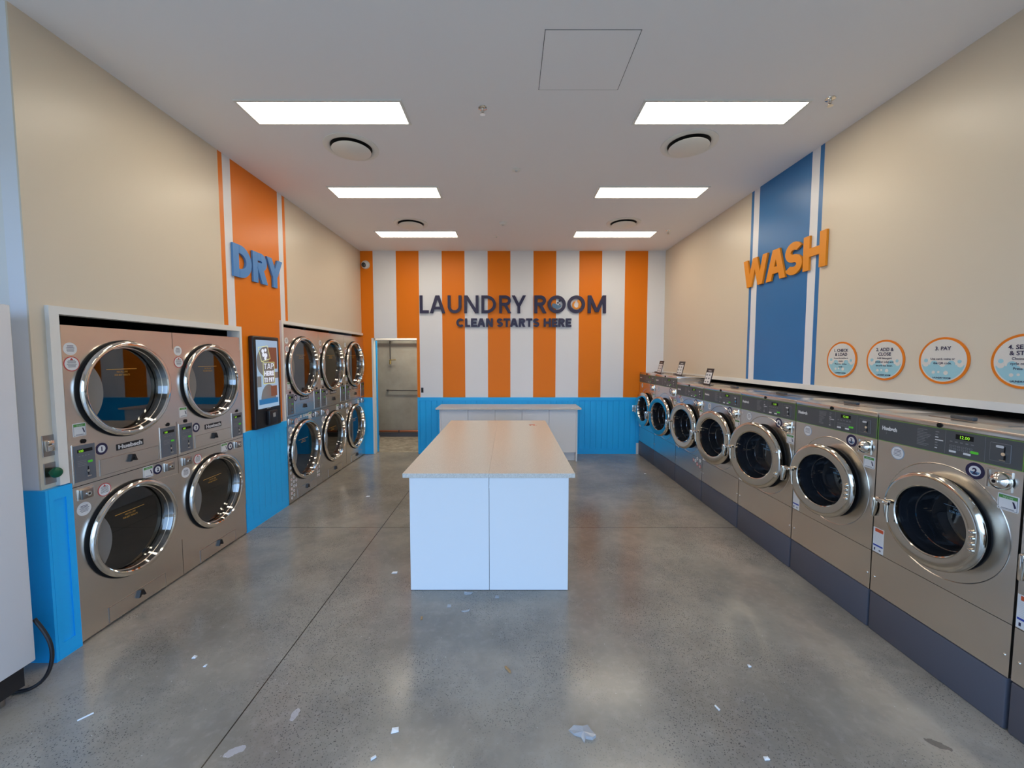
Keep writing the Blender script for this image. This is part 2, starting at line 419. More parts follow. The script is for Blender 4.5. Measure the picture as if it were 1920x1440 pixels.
# shopfront behind the camera: header, posts, sill (open glazing line)
m = MB().box(-4.1, 3.8, -0.7, -0.6, 2.7, CZ, M_WHITE)
for x in (-4.06, -2.1, 0.1, 1.2, 3.76): m.box(x - 0.04, x + 0.04, -0.68, -0.62, 0, 2.7, M_BLACK)
struct(m, 'window_1', smooth=False)
struct(MB().box(-40, 40, -40, -0.72, -0.14, -0.02, M_PAVE), 'ground', smooth=False)
# back room
struct(MB().box(-3.4, -0.6, 8.64, 8.74, 0, 3.0, M_CONC), 'wall_back_room', smooth=False)
struct(MB().box(-3.4, -3.3, 7.17, 8.74, 0, 3.0, M_CONC), 'wall_back_room_left', smooth=False)
struct(MB().box(-0.7, -0.6, 7.17, 8.64, 0, 3.0, M_CONC), 'wall_back_room_right', smooth=False)
struct(MB().box(-3.4, -0.6, 7.17, 8.74, 3.0, 3.05, M_WHITE), 'ceiling_back_room', smooth=False)
struct(MB().box(-3.3, -0.7, 8.60, 8.64, -0.002, 0.085, M_PANEL2), 'baseboard_back_room', smooth=False)
# door frame, leaf swung into the back room
m = MB().box(-2.438, -2.407, BY - 0.012, BY + 0.10, 0, 2.07, M_WHITE)
struct(m, 'trim_door_jamb', smooth=False)
m = MB().box(-1.640, -1.630, BY - 0.002, BY + 0.11, 1.02, 2.07, M_ORANGE).box(-1.640, -1.630, BY - 0.002, BY + 0.11, 0, 1.02, M_BLUE)
struct(m, 'trim_door_reveal', smooth=False)
door = thing('door_1', (-2.392, 7.20, 0), math.radians(177), 'blue door leaf swung open into the back room', 'door'); door['kind'] = 'structure'
MB().box(0, 0.72, -0.02, 0.02, 0.008, 2.03, M_BLUE, 0.002).build('door_leaf', door)
for z in (0.25, 1.85): MB().box(-0.012, 0.012, -0.032, -0.018, z - 0.05, z + 0.05, M_STEEL2, 0.002).build('hinge', door)

# wainscot, architraves and other trims
m = MB().box(-1.63, 2.6, BY - 0.012, BY, 0, 0.961, M_WA_B).box(-1.63, 2.6, BY - 0.02, BY, 0.961, 1.018, M_BLUE).box(-1.63, 2.6, BY - 0.016, BY - 0.012, 0, 0.09, M_BLUE)
struct(m, 'trim_1', 'blue beadboard wainscot along the striped back wall', smooth=False)
m = MB().box(-2.60, -2.438, BY - 0.012, BY, 0, 0.961, M_BLUE).box(-2.60, -2.438, BY - 0.02, BY, 0.961, 1.018, M_BLUE)
struct(m, 'trim_2', 'narrow blue wainscot between the dryers and the doorway', smooth=False)
m = MB().box(LX, LX + 0.022, 3.84, 4.58, 0, 0.93, M_WA_L).box(LX, LX + 0.028, 3.84, 4.58, 0.93, 1.0, M_BLUE)
struct(m, 'trim_3', 'blue beadboard wainscot under the pay kiosk', smooth=False)
m = MB(); A = LX + 0.036; Bk = LX + 0.029
m.box(LX, Bk, 2.181, 2.303, 0, 0.995, M_BLUE)
m.box(Bk, A, 2.181, 2.303, 0.93, 0.995, M_BLUE).box(Bk, A, 2.181, 2.303, 0, 0.09, M_BLUE).box(Bk, A, 2.181, 2.205, 0.09, 0.93, M_BLUE).box(Bk, A, 2.268, 2.303, 0.09, 0.93, M_BLUE)
m.box(-4.1, A, 2.166, 2.1795, 0, 0.995, M_BLUE)
struct(m, 'trim_4', 'blue wainscot panel wrapped around the left wall corner', smooth=False)
F = LX + 0.024
m = MB().box(LX - 0.06, F, 2.253, 2.303, 1.0, 2.03, M_WHITE).box(LX - 0.06, F, 2.303, 3.835, 1.985, 2.03, M_WHITE).box(LX - 0.06, F, 3.835, 3.865, 1.0, 2.03, M_WHITE)
struct(m, 'trim_5', 'white architrave around the near pair of dryers', smooth=False)
m = MB().box(LX - 0.06, F, 4.545, 4.583, 1.0, 2.155, M_WHITE).box(LX - 0.06, F, 4.583, BY, 2.118, 2.155, M_WHITE)
struct(m, 'trim_6', 'white architrave around the far dryers', smooth=False)
struct(MB().box(RX - 0.012, RX + 0.11, 0.9, BY, 1.44, 1.487, M_WHITE), 'trim_7', 'white edge strip along the bottom of the right wall', smooth=False)
struct(MB().box(2.27, 2.31, BY - 0.03, BY - 0.02, 0, 0.2, M_WHITE), 'trim_8', smooth=False)

# ------------------------------------------------------------------ washers and dryers: shared parts
def pay_sticker(par, x0, x1, z0, z1, y=0.0):
    w_ = x1 - x0; h = z1 - z0; m = MB()
    m.rrect(x0, x1, z0, z1, 0.006, y, y - 0.0012, M_STICK)
    m.rect(x0 + .06 * w_, x1 - .06 * w_, z1 - .27 * h, z1 - .08 * h, y - 0.0012, y - 0.0018, M_GREENP)
    m.text('TAP & PAY', (x0 + x1) / 2, z1 - .23 * h, .10 * h, y - 0.0021, M_STICK, width=.5 * w_)
    m.frame(x0 + .05 * w_, x1 - .05 * w_, z0 + .05 * h, z1 - .06 * h, .02 * h, y - 0.0012, y - 0.0016, M_TXT)
    m.prism([(x1 - .30 * w_, z0 + .62 * h), (x1 - .18 * w_, z0 + .24 * h), (x1 - .10 * w_, z0 + .30 * h), (x1 - .22 * w_, z0 + .62 * h)], y - 0.0012, y - 0.0019, M_NAVY)
    m.rect(x0 + .2 * w_, x1 - .2 * w_, z0 + .11 * h, z0 + .15 * h, y - 0.0012, y - 0.0017, M_TXT)
    return tag(m.build('payment_sticker', par), 'white payment sticker with green header')
def round_sticker(par, x, z, r, ring, red=False, lines=6, y=0.0):
    m = MB(); m.disc(x, z, r, y, y - 0.001, ring).disc(x, z, r * .88, y - 0.001, y - 0.0014, M_STICK)
    for k in range(lines):
        zz = z + r * (.48 - k * 1.05 / lines); ww = r * (.72 - .35 * abs(zz - z) / r) * random.uniform(.75, 1)
        m.rect(x - ww, x + ww, zz - r * .045, zz + r * .035, y - 0.0014, y - 0.0017, M_NAVY if k < 2 and not red else M_TXT)
    if red:
        m.prism([(x - r * .2, z + r * .52), (x + r * .2, z + r * .52), (x, z + r * .84)], y - 0.0014, y - 0.0019, M_RED)
    return tag(m.build('notice_sticker', par), 'round notice sticker')
def number_badge(par, x, z, r, n, wave=False, y=0.0):
    m = MB(); m.disc(x, z, r, y, y - 0.001, M_NAVY).disc(x, z, r * .62, y - 0.001, y - 0.0014, M_STICK)
    if wave:
        pts = []
        for k in range(9):
            a = PI + PI * k / 8; pts.append((x + r * .52 * math.cos(a), z - r * .08 + r * .42 * math.sin(a)))
        m.prism(pts, y - 0.0014, y - 0.0017, M_WAVE)
    m.text(n, x, z - r * .36, r * .74, y - 0.0019, M_NAVY, bold=0.035)
    return tag(m.build('number_badge', par), 'round navy badge with the number ' + n)
def seg_text(mb, st, x, z, h, y): mb.text(st, x, z, h, y, M_LED)

# ------------------------------------------------------------------ dryers
def make_dryer(yc, wd_, H, split, rc, zc_hi, zc_lo, nums, label, extra=False):
    t = thing('stacked_dryer', (DX, yc, 0), PI / 2, label, 'dryer', 'stacked dryers along the left wall')
    hw = wd_ / 2 - 0.002; kx = wd_ / .762; dep = 0.95
    def U(x): return x * kx
    kzu = (H - split) / .963; kzl = split / .962
    def ZU(z): return split + (z - .962) * kzu
    def ZL(z): return z * kzl
    rg = rc - 0.045
    b = MB()                                                      # cabinet: shell with open front, two front plates
    b.add([(-hw, 0, .012), (hw, 0, .012), (hw, dep, .012), (-hw, dep, .012), (-hw, 0, H), (hw, 0, H), (hw, dep, H), (-hw, dep, H)],
          [(0, 3, 2, 1), (4, 5, 6, 7), (1, 2, 6, 5), (2, 3, 7, 6), (3, 0, 4, 7)], M_STEEL)
    b.plate_hole(-hw, hw, split + .002, H, 0, zc_hi, rg, 0, M_STEEL).plate_hole(-hw, hw, .012, split - .002, 0, zc_lo, rg, 0, M_STEEL)
    b.rect(-hw, hw, split - .004, split + .004, .006, .003, M_RUBBER)
    b.build('cabinet', t)
    MB().box(-hw, hw, .02, dep, 0, .012, M_RUBBER).build('base_strip', t)
    for hi, zc in ((True, zc_hi), (False, zc_lo)):
        d = MB()
        d.lathe([(rc + .008, 0), (rc + .008, -.008), (rc - .004, -.012)], 0, zc, M_RUBBER, 96)
        d.lathe([(rc - .006, -.008), (rc - .005, -.014), (rc + .000, -.019), (rc + .001, -.028), (rc - .004, -.037), (rc - .014, -.042), (rc - .027, -.041), (rc - .034, -.035),
                 (rc - .039, -.015), (rc - .044, .028)], 0, zc, M_CHROME, 96)
        door_ = d.build('door', t); tag(door_, 'chrome rimmed round door')
        g = MB().lathe([(rg + .002, 0.027), (0, 0.027)], 0, zc, M_GLASS, 72); g.build('glass', door_)
        # added grey lens-shaped patch over the near edge of the glass, no door part
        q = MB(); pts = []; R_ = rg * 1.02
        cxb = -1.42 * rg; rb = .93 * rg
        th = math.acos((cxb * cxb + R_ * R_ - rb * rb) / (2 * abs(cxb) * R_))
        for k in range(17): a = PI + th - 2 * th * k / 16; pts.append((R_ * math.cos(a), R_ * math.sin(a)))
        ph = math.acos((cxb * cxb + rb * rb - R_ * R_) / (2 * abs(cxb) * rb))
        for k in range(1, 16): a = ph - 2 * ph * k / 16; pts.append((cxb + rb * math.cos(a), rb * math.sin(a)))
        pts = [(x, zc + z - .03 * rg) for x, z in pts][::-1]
        q.prism(pts, .0265, .0253, M_LENSPATCH); q.build('added_lens_patch', door_)
        f = MB(); fz_ = zc + (.133 if hi else .118) * kx * .97
        f.rect(U(-.105), U(.105), fz_, fz_ + .003, .0265, .0255, M_GOLD)
        f.text('MAX FILL LINE', 0, fz_ - .022, .012, .0255, M_GOLD, width=U(.075)); f.text('FOR BEST RESULTS', 0, fz_ - .043, .012, .0255, M_GOLD, width=U(.105))
        f.build('fill_line_print', door_)
        # drum
        r_ = rg + .01
        MB().lathe([(r_, .035), (r_, .62), (0, .66)], 0, zc, M_DRUM, 48).build('drum', t)
    # hinge-side panel lines
    for z0, z1, zc in ((ZU(1.235), ZU(1.80), zc_hi), (ZL(.30), ZL(.83), zc_lo)):
        m = MB(); vs = []; fs = []; ri = rc - .012; n = 24; e0 = math.asin(max(-.98, (z0 - .012 - zc) / ri)); e1 = math.asin(min(.98, (z1 + .016 - zc) / ri))
        for k in range(n + 1):
            f_ = k / n; a_ = e0 + (e1 - e0) * f_; zo = z0 + (z1 - z0) * f_
            vs += [(ri * math.cos(a_), -.0035, zc + ri * math.sin(a_)), (hw + .001, -.0035, zo)]
        fs = [(2 * k, 2 * k + 1, 2 * k + 3, 2 * k + 2) for k in range(n)]
        N = len(vs); vs += [(x, 0, z) for x, y, z in vs]; fs += [(0, N, N + 1, 1), (N - 2, N - 1, 2 * N - 1, 2 * N - 2)] + [(2 * k + 1, N + 2 * k + 1, N + 2 * k + 3, 2 * k + 3) for k in range(n)]
        m.add(vs, fs, M_STEEL).build('hinge_panel', t)
    # controls
    for k, (x0, x1) in enumerate(((-.354, -.236), (.238, .366))):
        x0, x1 = U(x0), U(x1); z0, z1 = ZU(.988), ZU(1.207); w_ = x1 - x0; h = z1 - z0
        m = MB().rrect(x0 - .008, x1 + .008, z0 - .012, z1 + .010, .004, 0, -.003, M_STEEL).rect(x0, x1, z0, z1, -.003, -.006, M_PANEL2)
        m.rect(x0 + .14 * w_, x1 - .12 * w_, z1 - .20 * h, z1 - .11 * h, -.006, -.0065, M_RUBBER)
        seg_text(m, '100', x0 + .32 * w_, z1 - .19 * h, .065 * h, -.007)
        for j in range(4):
            m.rect(x0 + .12 * w_, x0 + .55 * w_, z1 - (.44 + .045 * j) * h, z1 - (.425 + .045 * j) * h, -.006, -.0066, M_TXTD)
            m.rect(x0 + (.2 + .15 * j) * w_, x0 + (.27 + .15 * j) * w_, z1 - .31 * h, z1 - .285 * h, -.006, -.0066, M_TXTD)
        m.rrect(x0 + .62 * w_, x0 + .84 * w_, z1 - .52 * h, z1 - .46 * h, .004, -.006, -.009, M_GREENB)
        m.rect(x0 + .60 * w_, x0 + .64 * w_, z0 + .14 * h, z0 + .38 * h, -.006, -.0072, M_RUBBER)
        m.disc(x0 + .58 * w_, z0 + .26 * h, .008, -.006, -.013, M_CHROME, 16).rect(x0 + .55 * w_, x0 + .75 * w_, z0 + .09 * h, z0 + .12 * h, -.006, -.008, M_CHROME)
        m.build('control_panel', t)
        MB().disc((x0 + x1) / 2, z1 + .022, .013, -.003, -.007, M_RUBBER, 20).build('lock', t)
    m = MB().rect(U(-.096), U(.096), ZU(1.122), ZU(1.163), 0, -.002, M_BLACK); m.text('Huebsch', 0, ZU(1.131), .026, -.003, M_TXTL, bold=.05, width=U(.172)); m.build('maker_plate', t)
    for x0, x1, z0, z1, ax, az in ((-.207, .211, ZU(.987), ZU(1.087), .003, ZU(1.030)), (-.206, .214, ZL(.018), ZL(.118), .01, ZL(.066))):
        x0, x1 = U(x0), U(x1)
        lp = MB().rect(x0, x1, z0, z1, .002, -.003, M_STEEL); lp.frame(x0 - .002, x1 + .002, z0 - .002, z1 + .002, .0025, .002, -.0038, M_STEEL2)
        lp = lp.build('lint_panel', t)
        h = MB(); a = U(ax)
        h.prism([(a - .028, az), (a - .014, az), (a + .004, az + .040), (a - .010, az + .046)], -.003, -.02, M_BLACK)
        h.prism([(a + .014, az), (a + .028, az), (a + .010, az + .046), (a - .004, az + .040)], -.003, -.02, M_BLACK)
        h.prism([(a - .012, az + .016), (a + .012, az + .016), (a + .008, az + .046), (a - .008, az + .046)], -.003, -.014, M_BLACK); h.build('pull', lp)
    for x0, x1 in ((-.345, -.25), (.255, .345)):
        x0, x1 = U(x0), U(x1); z0, z1 = ZL(.873), ZL(.943)
        c_ = MB().rrect(x0, x1, z0, z1, .003, 0, -.004, M_CHROME).box(x0 + .008, x1 - .022, -.022, -.004, z0 + .006, z1 - .006, M_STEEL2, .004).disc(x0 + (x1 - x0) * .45, (z0 + z1) / 2, .014, -.022, -.028, M_CHROME, 20)
        c_.disc(x0 + (x1 - x0) * .45, (z0 + z1) / 2, .006, -.028, -.0285, M_RUBBER, 12); c_.build('coin_vault', t)
    round_sticker(t, U(-.334), ZU(1.787), .037, M_STICK); round_sticker(t, U(-.331), ZU(1.698), .044, M_RED, True)
    round_sticker(t, U(-.187), ZL(.892), .042, M_RED, True); round_sticker(t, U(-.314), ZL(.816), .041, M_STICK)
    pay_sticker(t, U(-.349), U(-.275), ZU(1.262), ZU(1.342)); pay_sticker(t, U(.083), U(.160), ZL(.877), ZL(.957))
    number_badge(t, U(-.190), ZU(1.157), .038, nums[0]); number_badge(t, U(.199), ZL(.913), .036, nums[1])
    if extra:                                                     # rows of small icon stickers on the first of the far dryers
        spots = [(-.36, .86 - .062 * k) for k in range(9)] + [(-.30, .30 - .055 * k) for k in range(5)] + [(-.35, .28 - .055 * k) for k in range(5)]
        spots += [(-.245, .245), (-.25, .185), (.28, .235), (.335, .25), (.285, .19), (.335, .19), (.285, .145), (.33, .14)]
        spots += [(-.14, .985), (-.095, 1.0), (-.02, 1.0), (.03, 1.0), (.075, 1.0)]
        for x, z in spots:
            s_ = MB().disc(x, z, .018, 0, -.001, M_STICK, 16)
            s_.rect(x - .009, x + .009, z - .003, z + .006, -.001, -.0014, random.choice((M_RED, M_TXT, M_TXT))); s_.build('icon_sticker', t)
    return t
make_dryer(2.6855, .762, 1.925, .962, .315, 1.527, .570, ('1', '2'), 'stainless stacked dryer pair badged 1 and 2, nearest the left corner')
make_dryer(3.448, .762, 1.925, .962, .315, 1.527, .570, ('3', '4'), 'stainless stacked dryer pair badged 3 and 4, left of the black kiosk')
FW = .826
make_dryer(4.588 + FW * .5, FW, 2.078, 1.03, .368, 1.62, .578, ('5', '6'), 'stacked dryer pair right of the black kiosk, covered in small icon stickers', True)
make_dryer(4.588 + FW * 1.5, FW, 2.078, 1.03, .368, 1.62, .578, ('7', '8'), 'stacked dryer pair in the middle of the far three')
make_dryer(4.588 + FW * 2.5, FW, 2.078, 1.03, .368, 1.62, .578, ('9', '10'), 'stacked dryer pair beside the doorway, last of the far three')

# ------------------------------------------------------------------ washers
def make_washer(yc, wd_, H, rd, zc, ang, num, label, bolts=4, dcx=.012, warn=True):
    t = thing('washing_machine', (WX, yc, 0), -PI / 2, label, 'washing machine', 'front-load washers along the right wall')
    hw = wd_ / 2 - .003; dz = H - 1.392; dep = .78 if H < 1.44 else .39; kx = wd_ / .714
    def U(x): return x * kx
    b = MB()
    b.add([(-hw, 0, .252), (hw, 0, .252), (hw, dep, .252), (-hw, dep, .252), (-hw, 0, 1.36 + dz), (hw, 0, 1.36 + dz), (hw, dep, 1.36 + dz), (-hw, dep, 1.36 + dz)],
          [(0, 3, 2, 1), (4, 5, 6, 7), (1, 2, 6, 5), (2, 3, 7, 6), (3, 0, 4, 7)], M_STEEL)
    b.plate_hole(-hw, hw, .508, 1.222 + dz, dcx, zc, rd - .03, 0, M_STEEL)
    b.rect(-hw, hw, .252, .505, .004, 0, M_STEEL).rect(-hw, hw, 1.222 + dz, 1.36 + dz, .004, 0, M_STEEL)
    b.lathe([(rd + .052, 0), (rd + .050, -.003), (rd + .046, 0)], dcx, zc, M_STEEL, 72)      # pressed ring around the door
    for x in (-hw + .022, hw - .022): b.disc(x, .35, .006, 0, -.004, M_CHROME, 12)
    b.build('cabinet', t)
    MB().box(-hw + .002, hw - .002, -.004, dep - .05, 0, .247, M_PEDEST, .008).build('pedestal', t)
    MB().box(-hw, hw, -.006, dep, 1.361 + dz, 1.392 + dz, M_STEEL, .004).build('top_panel', t)
    s_ = MB().box(U(-.22), U(.16), .16, dep - .04 if dz > .01 else .50, 1.392 + dz, 1.397 + dz, M_STEEL2, .002)
    s_ = s_.build('soap_lid', t); MB().box(U(-.10), U(.01), .155, .185, 1.397 + dz, 1.417 + dz, M_PANEL, .005).build('lid_handle', s_)
    MB().disc(0, 1.374 + dz, .0125, -.006, -.011, M_RUBBER, 20).build('lock', t)
    # control fascia
    m = MB().rect(-hw, hw, 1.222 + dz, 1.359 + dz, 0, -.003, M_PANEL).frame(-hw, hw, 1.222 + dz, 1.359 + dz, .0035, -.003, -.0038, M_GREENL)
    m.text('Huebsch', U(-.281), 1.293 + dz, .022, -.004, M_STICK, bold=.06, width=U(.094)); m.text('3', U(-.30), 1.268 + dz, .014, -.004, M_TXTD)
    for k in range(11): m.rect(U(-.117), U(-.117) + random.uniform(.03, .072), 1.336 + dz - k * .0088, 1.339 + dz - k * .0088, -.003, -.0036, M_TXTD)
    for k, (a, c_) in enumerate(((.018, M_TXTD), (.012, M_TXTD), (.016, M_TXTL), (.04, M_TXTL), (.012, M_TXTD), (.014, M_TXTD), (.012, M_TXTL))):
        m.rect(U(-.022), U(-.022) + a, 1.334 + dz - k * .0145, 1.339 + dz - k * .0145, -.003, -.0036, c_)
    m.rect(U(.028), U(.029), 1.23 + dz, 1.352 + dz, -.003, -.0035, M_TXTD).rect(U(.205), U(.206), 1.23 + dz, 1.352 + dz, -.003, -.0035, M_TXTD)
    m.rect(U(.076), U(.156), 1.316 + dz, 1.341 + dz, -.003, -.0036, M_RUBBER); seg_text(m, '12.00', U(.118), 1.321 + dz, .0155, -.004)
    for k in range(5): m.rect(U(.05 + k * .024), U(.062 + k * .024), 1.297 + dz, 1.302 + dz, -.003, -.0036, M_TXTD)
    for k in range(6):
        for j in range(2): m.frame(U(.05 + k * .018), U(.063 + k * .018), 1.272 - j * .014 + dz, 1.281 - j * .014 + dz, .0018, -.003, -.0036, M_TXTD)
    for x in (.05, .116): m.rect(U(x), U(x + .031), 1.243 + dz, 1.253 + dz, -.003, -.005, M_STICK)
    m.rrect(U(.146), U(.180), 1.257 + dz, 1.269 + dz, .004, -.003, -.005, M_GREENB)
    m.build('control_fascia', t)
    m = MB(); x0, x1, z0, z1 = U(.2255), U(.307), 1.246 + dz, 1.334 + dz
    m.rrect(x0, x1, z0, z1, .004, -.003, -.005, M_TXTD).rrect(x0 + .0018, x1 - .0018, z0 + .0018, z1 - .0018, .003, -.005, -.0056, M_PANEL)
    xm = (x0 + x1) / 2 + .012
    m.rrect(xm - .028, xm + .002, z1 - .022, z1 - .010, .005, -.0056, -.007, M_TXTL).rect(xm + .004, xm + .008, z1 - .045, z1 - .014, -.0056, -.0075, M_RUBBER)
    m.disc(xm + .006, z1 - .048, .008, -.0056, -.014, M_CHROME, 16).rect(xm + .004, xm + .011, z0 + .012, z0 + .034, -.0056, -.0075, M_RUBBER).rect(xm - .012, xm + .010, z0 + .007, z0 + .011, -.0056, -.008, M_CHROME)
    m.build('coin_slot', t)
    # coin vault with domed lock
    x0, x1, z0, z1 = U(.2175), U(.317), 1.11 + dz, 1.208 + dz; cx_, cz_ = (x0 + x1) / 2 + .015, (z0 + z1) / 2
    m = MB().rrect(x0, x1, z0, z1, .004, 0, -.006, M_CHROME).rect(x0 + .01, x0 + .016, z0 + .008, z1 - .008, -.006, -.012, M_STEEL2)
    m.lathe([(.042, -.006), (.041, -.016), (.034, -.03), (.02, -.04), (.014, -.042), (.014, -.046), (0, -.046)], cx_, cz_, M_CHROME, 32).disc(cx_, cz_, .008, -.046, -.0465, M_RUBBER, 12)
    m.build('coin_vault', t)
    round_sticker(t, U(-.2265), 1.168 + dz, .04, M_STICKG, lines=5); number_badge(t, U(.168), 1.174 + dz, .041, num, True)
    pay_sticker(t, U(.2665), U(.3455), 1.026 + dz * .6, 1.102 + dz * .6)
    if warn:
        m = MB(); x0, x1, z0, z1 = U(-.352), U(-.282), .512, .667
        m.rect(x0, x1, z0, z1, 0, -.001, M_STICK).rect(x0 + .012, x1 - .004, z1 - .025, z1 - .004, -.001, -.0015, M_REDO).rect(x0 + .003, x1 - .003, z0 + .038, z0 + .048, -.001, -.0015, M_BLUEP)
        for k in range(9): m.rect(x0 + .008, x1 - .012, z1 - .036 - k * .008, z1 - .034 - k * .008, -.001, -.0014, M_TXTL)
        m.rect(x0 + .01, x0 + .018, z0 + .01, z0 + .026, -.001, -.0015, M_NAVY).rect(x0 + .042, x0 + .055, z0 + .012, z0 + .022, -.001, -.0015, M_TXT)
        m.build('warning_label', t)
    MB().lathe([(rd - .012, 0), (rd - .013, -.006), (rd - .04, -.008), (rd - .045, .02)], dcx - .006, zc - .007, M_RUBBER, 72).build('door_gasket', t)
    MB().lathe([(rd - .03, .004), (rd - .03, .5), (0, .52)], dcx, zc, M_DRUM, 40).build('drum', t)
    # door, hinged on its right; local origin at the hinge axis
    d = MB(); ox = -rd; s = rd / .255
    d.lathe([(rd - .034, .002), (rd - .030, -.006)], ox, 0, M_RUBBER, 72)
    d.lathe([(rd - .030, -.006), (rd - .014, -.016), (rd - .004, -.024), (rd, -.034), (rd - .004, -.046), (rd - .014, -.054), (rd - .03, -.056), (rd * .76, -.050), (rd * .72, -.050), (rd * .70, -.046), (rd * .685, -.03)], ox, 0, M_RING, 96)
    dr = d.build('door', t, (dcx + rd, -.018, zc)); dr.rotation_euler = (0, 0, math.radians(ang)); tag(dr, 'polished round porthole door')
    g = MB().lathe([(rd * .69, -.032), (rd * .665, -.01), (rd * .64, .03), (rd * .62, .05), (rd * .60, .052), (rd * .585, .06), (rd * .56, .112), (rd * .53, .124), (rd * .48, .127), (0, .130)], ox, 0, M_DGLASS, 72)
    g.build('glass_bowl', dr)
    f = MB(); f.rect(ox - .085 * s, ox + .1 * s, .062 * s, .0635 * s, .128, .1275, M_SKYPD); f.text('MAX FILL LINE', ox + .012 * s, .044 * s, .0125 * s, .127, M_SKYPD, width=.085 * s); f.text('FOR BEST RESULTS', ox + .012 * s, .026 * s, .0125 * s, .127, M_SKYPD, width=.125 * s)
    f.build('fill_line_print', dr)
    # handle on the free edge
    h = MB(); hx = -2 * rd
    h.box(hx - .032, hx + .068, -.085, -.066, .010, .030, M_CHROME, .004)
    h.box(hx - .034, hx - .016, -.092, -.045, -.088, .030, M_CHROME, .005)
    h.tube([(hx + .060, -.078, .02), (hx + .062, -.08, -.05), (hx + .066, -.078, -.088)], .007, M_CHROME)
    h.disc(hx + .03, .02, .012, -.05, -.09, M_CHROME, 20)
    h.build('handle', dr)
    if bolts == 4:
        hb = MB().rrect(-.062, -.026, -.075, .045, .014, -.052, -.0575, M_RING)
        for k in range(4): hb.lathe([(.0105, -.0575), (.0105, -.064), (.006, -.066), (0, -.066)], -.042, .03 - k * .03, M_CHROME, 14)
        hb.build('hinge_pad', dr)
    else:
        for z in (.085, -.10):
            hb = MB().rrect(-.062, -.022, z - .028, z + .028, .014, -.050, -.0575, M_RING)
            hb.lathe([(.0125, -.0575), (.0125, -.065), (.006, -.067), (0, -.067)], -.042, z, M_CHROME, 14); hb.build('hinge_pad', dr)
    return t
make_washer(1.3965, .712, 1.392, .255, .862, 0.3, '1', 'washing machine cut off by the right edge of the photo')
make_washer(2.1135, .713, 1.392, .255, .862, 0.3, '2', 'front-load washer badged 2 with its door shut, nearest whole one', dcx=.023)
make_washer(2.828, .714, 1.392, .257, .858, 7, '3', 'front-load washer badged 3 with its door slightly ajar')
make_washer(3.567, .760, 1.392, .294, .858, 11.5, '4', 'front-load washer badged 4 with its larger door ajar', 2)
make_washer(4.328, .760, 1.392, .293, .858, 8.5, '5', 'washer between the one badged 4 and the one under the nearest placard', 2)
w6 = make_washer(5.089, .760, 1.392, .293, .858, 7.5, '6', 'low washer beside the step up to the two taller far ones', 2)
make_washer(5.880, .815, 1.468, .293, .860, 8.5, '7', 'taller washer next to the end machine of the row', 2)
make_washer(6.665, .75, 1.468, .29, .864, 4, '8', 'taller washer at the far end of the row by the wainscot', 2)
for x, z, c_ in ((-.30, 1.205, M_RED), (-.255, 1.195, M_RED), (-.20, 1.16, M_STICK), (-.345, 1.10, M_STICK), (-.30, 1.09, M_STICK), (-.29, .52, M_STICK),
                 (.16, .45, M_RED), (.21, .45, M_STICK), (.26, .49, M_STICK), (.26, .42, M_RED), (.33, .48, M_STICK), (.33, .41, M_RED)):
    MB().disc(x, z, .022, 0, -.001, c_, 16).disc(x, z, .014, -.001, -.0014, M_STICK, 16).rect(x - .007, x + .007, z - .004, z + .004, -.0014, -.0018, M_TXT).build('icon_sticker', w6)

# placards standing on the far washers
def placard(x, y, z, wdt, label):
    t = thing('placard_stand', (x, y, z + .0015), -PI / 2, label, 'placard', 'placards standing on the washers')
    mx = Matrix.Rotation(math.radians(-14), 4, 'X'); h = .21; w_ = wdt / 2
    m = MB().box(-w_, w_, 0, .006, 0.004, h, M_BLACK, .0015, 1, mx); m.build('frame', t)
    q = MB(); q.box(-w_ + .014, w_ - .014, -.001, 0, .022, h - .05, M_STICK, 0, 2, mx)
    for r in range(3):
        for k in range(2):
            x0 = -w_ + .028 + k * .5 * (wdt - .04); q.box(x0, x0 + .034, -.002, -.001, .036 + r * .042, .052 + r * .042, M_TXT, 0, 2, mx)
    q.box(-w_ * .4, w_ * .5, -.001, 0, h - .034, h - .026, M_TXTL, 0, 2, mx); q.build('card', t)
    MB().box(-w_, w_, 0, .055, 0, .004, M_BLACK, .001, 1).build('foot', t)
placard(2.395, 6.385, 1.469, .172, 'black framed placard farthest along the washers')
placard(2.395, 5.63, 1.469, .185, 'black framed placard on the taller washer beside the step')
placard(2.395, 4.835, 1.393, .165, 'black framed placard standing on the lower washers, nearest of the three')

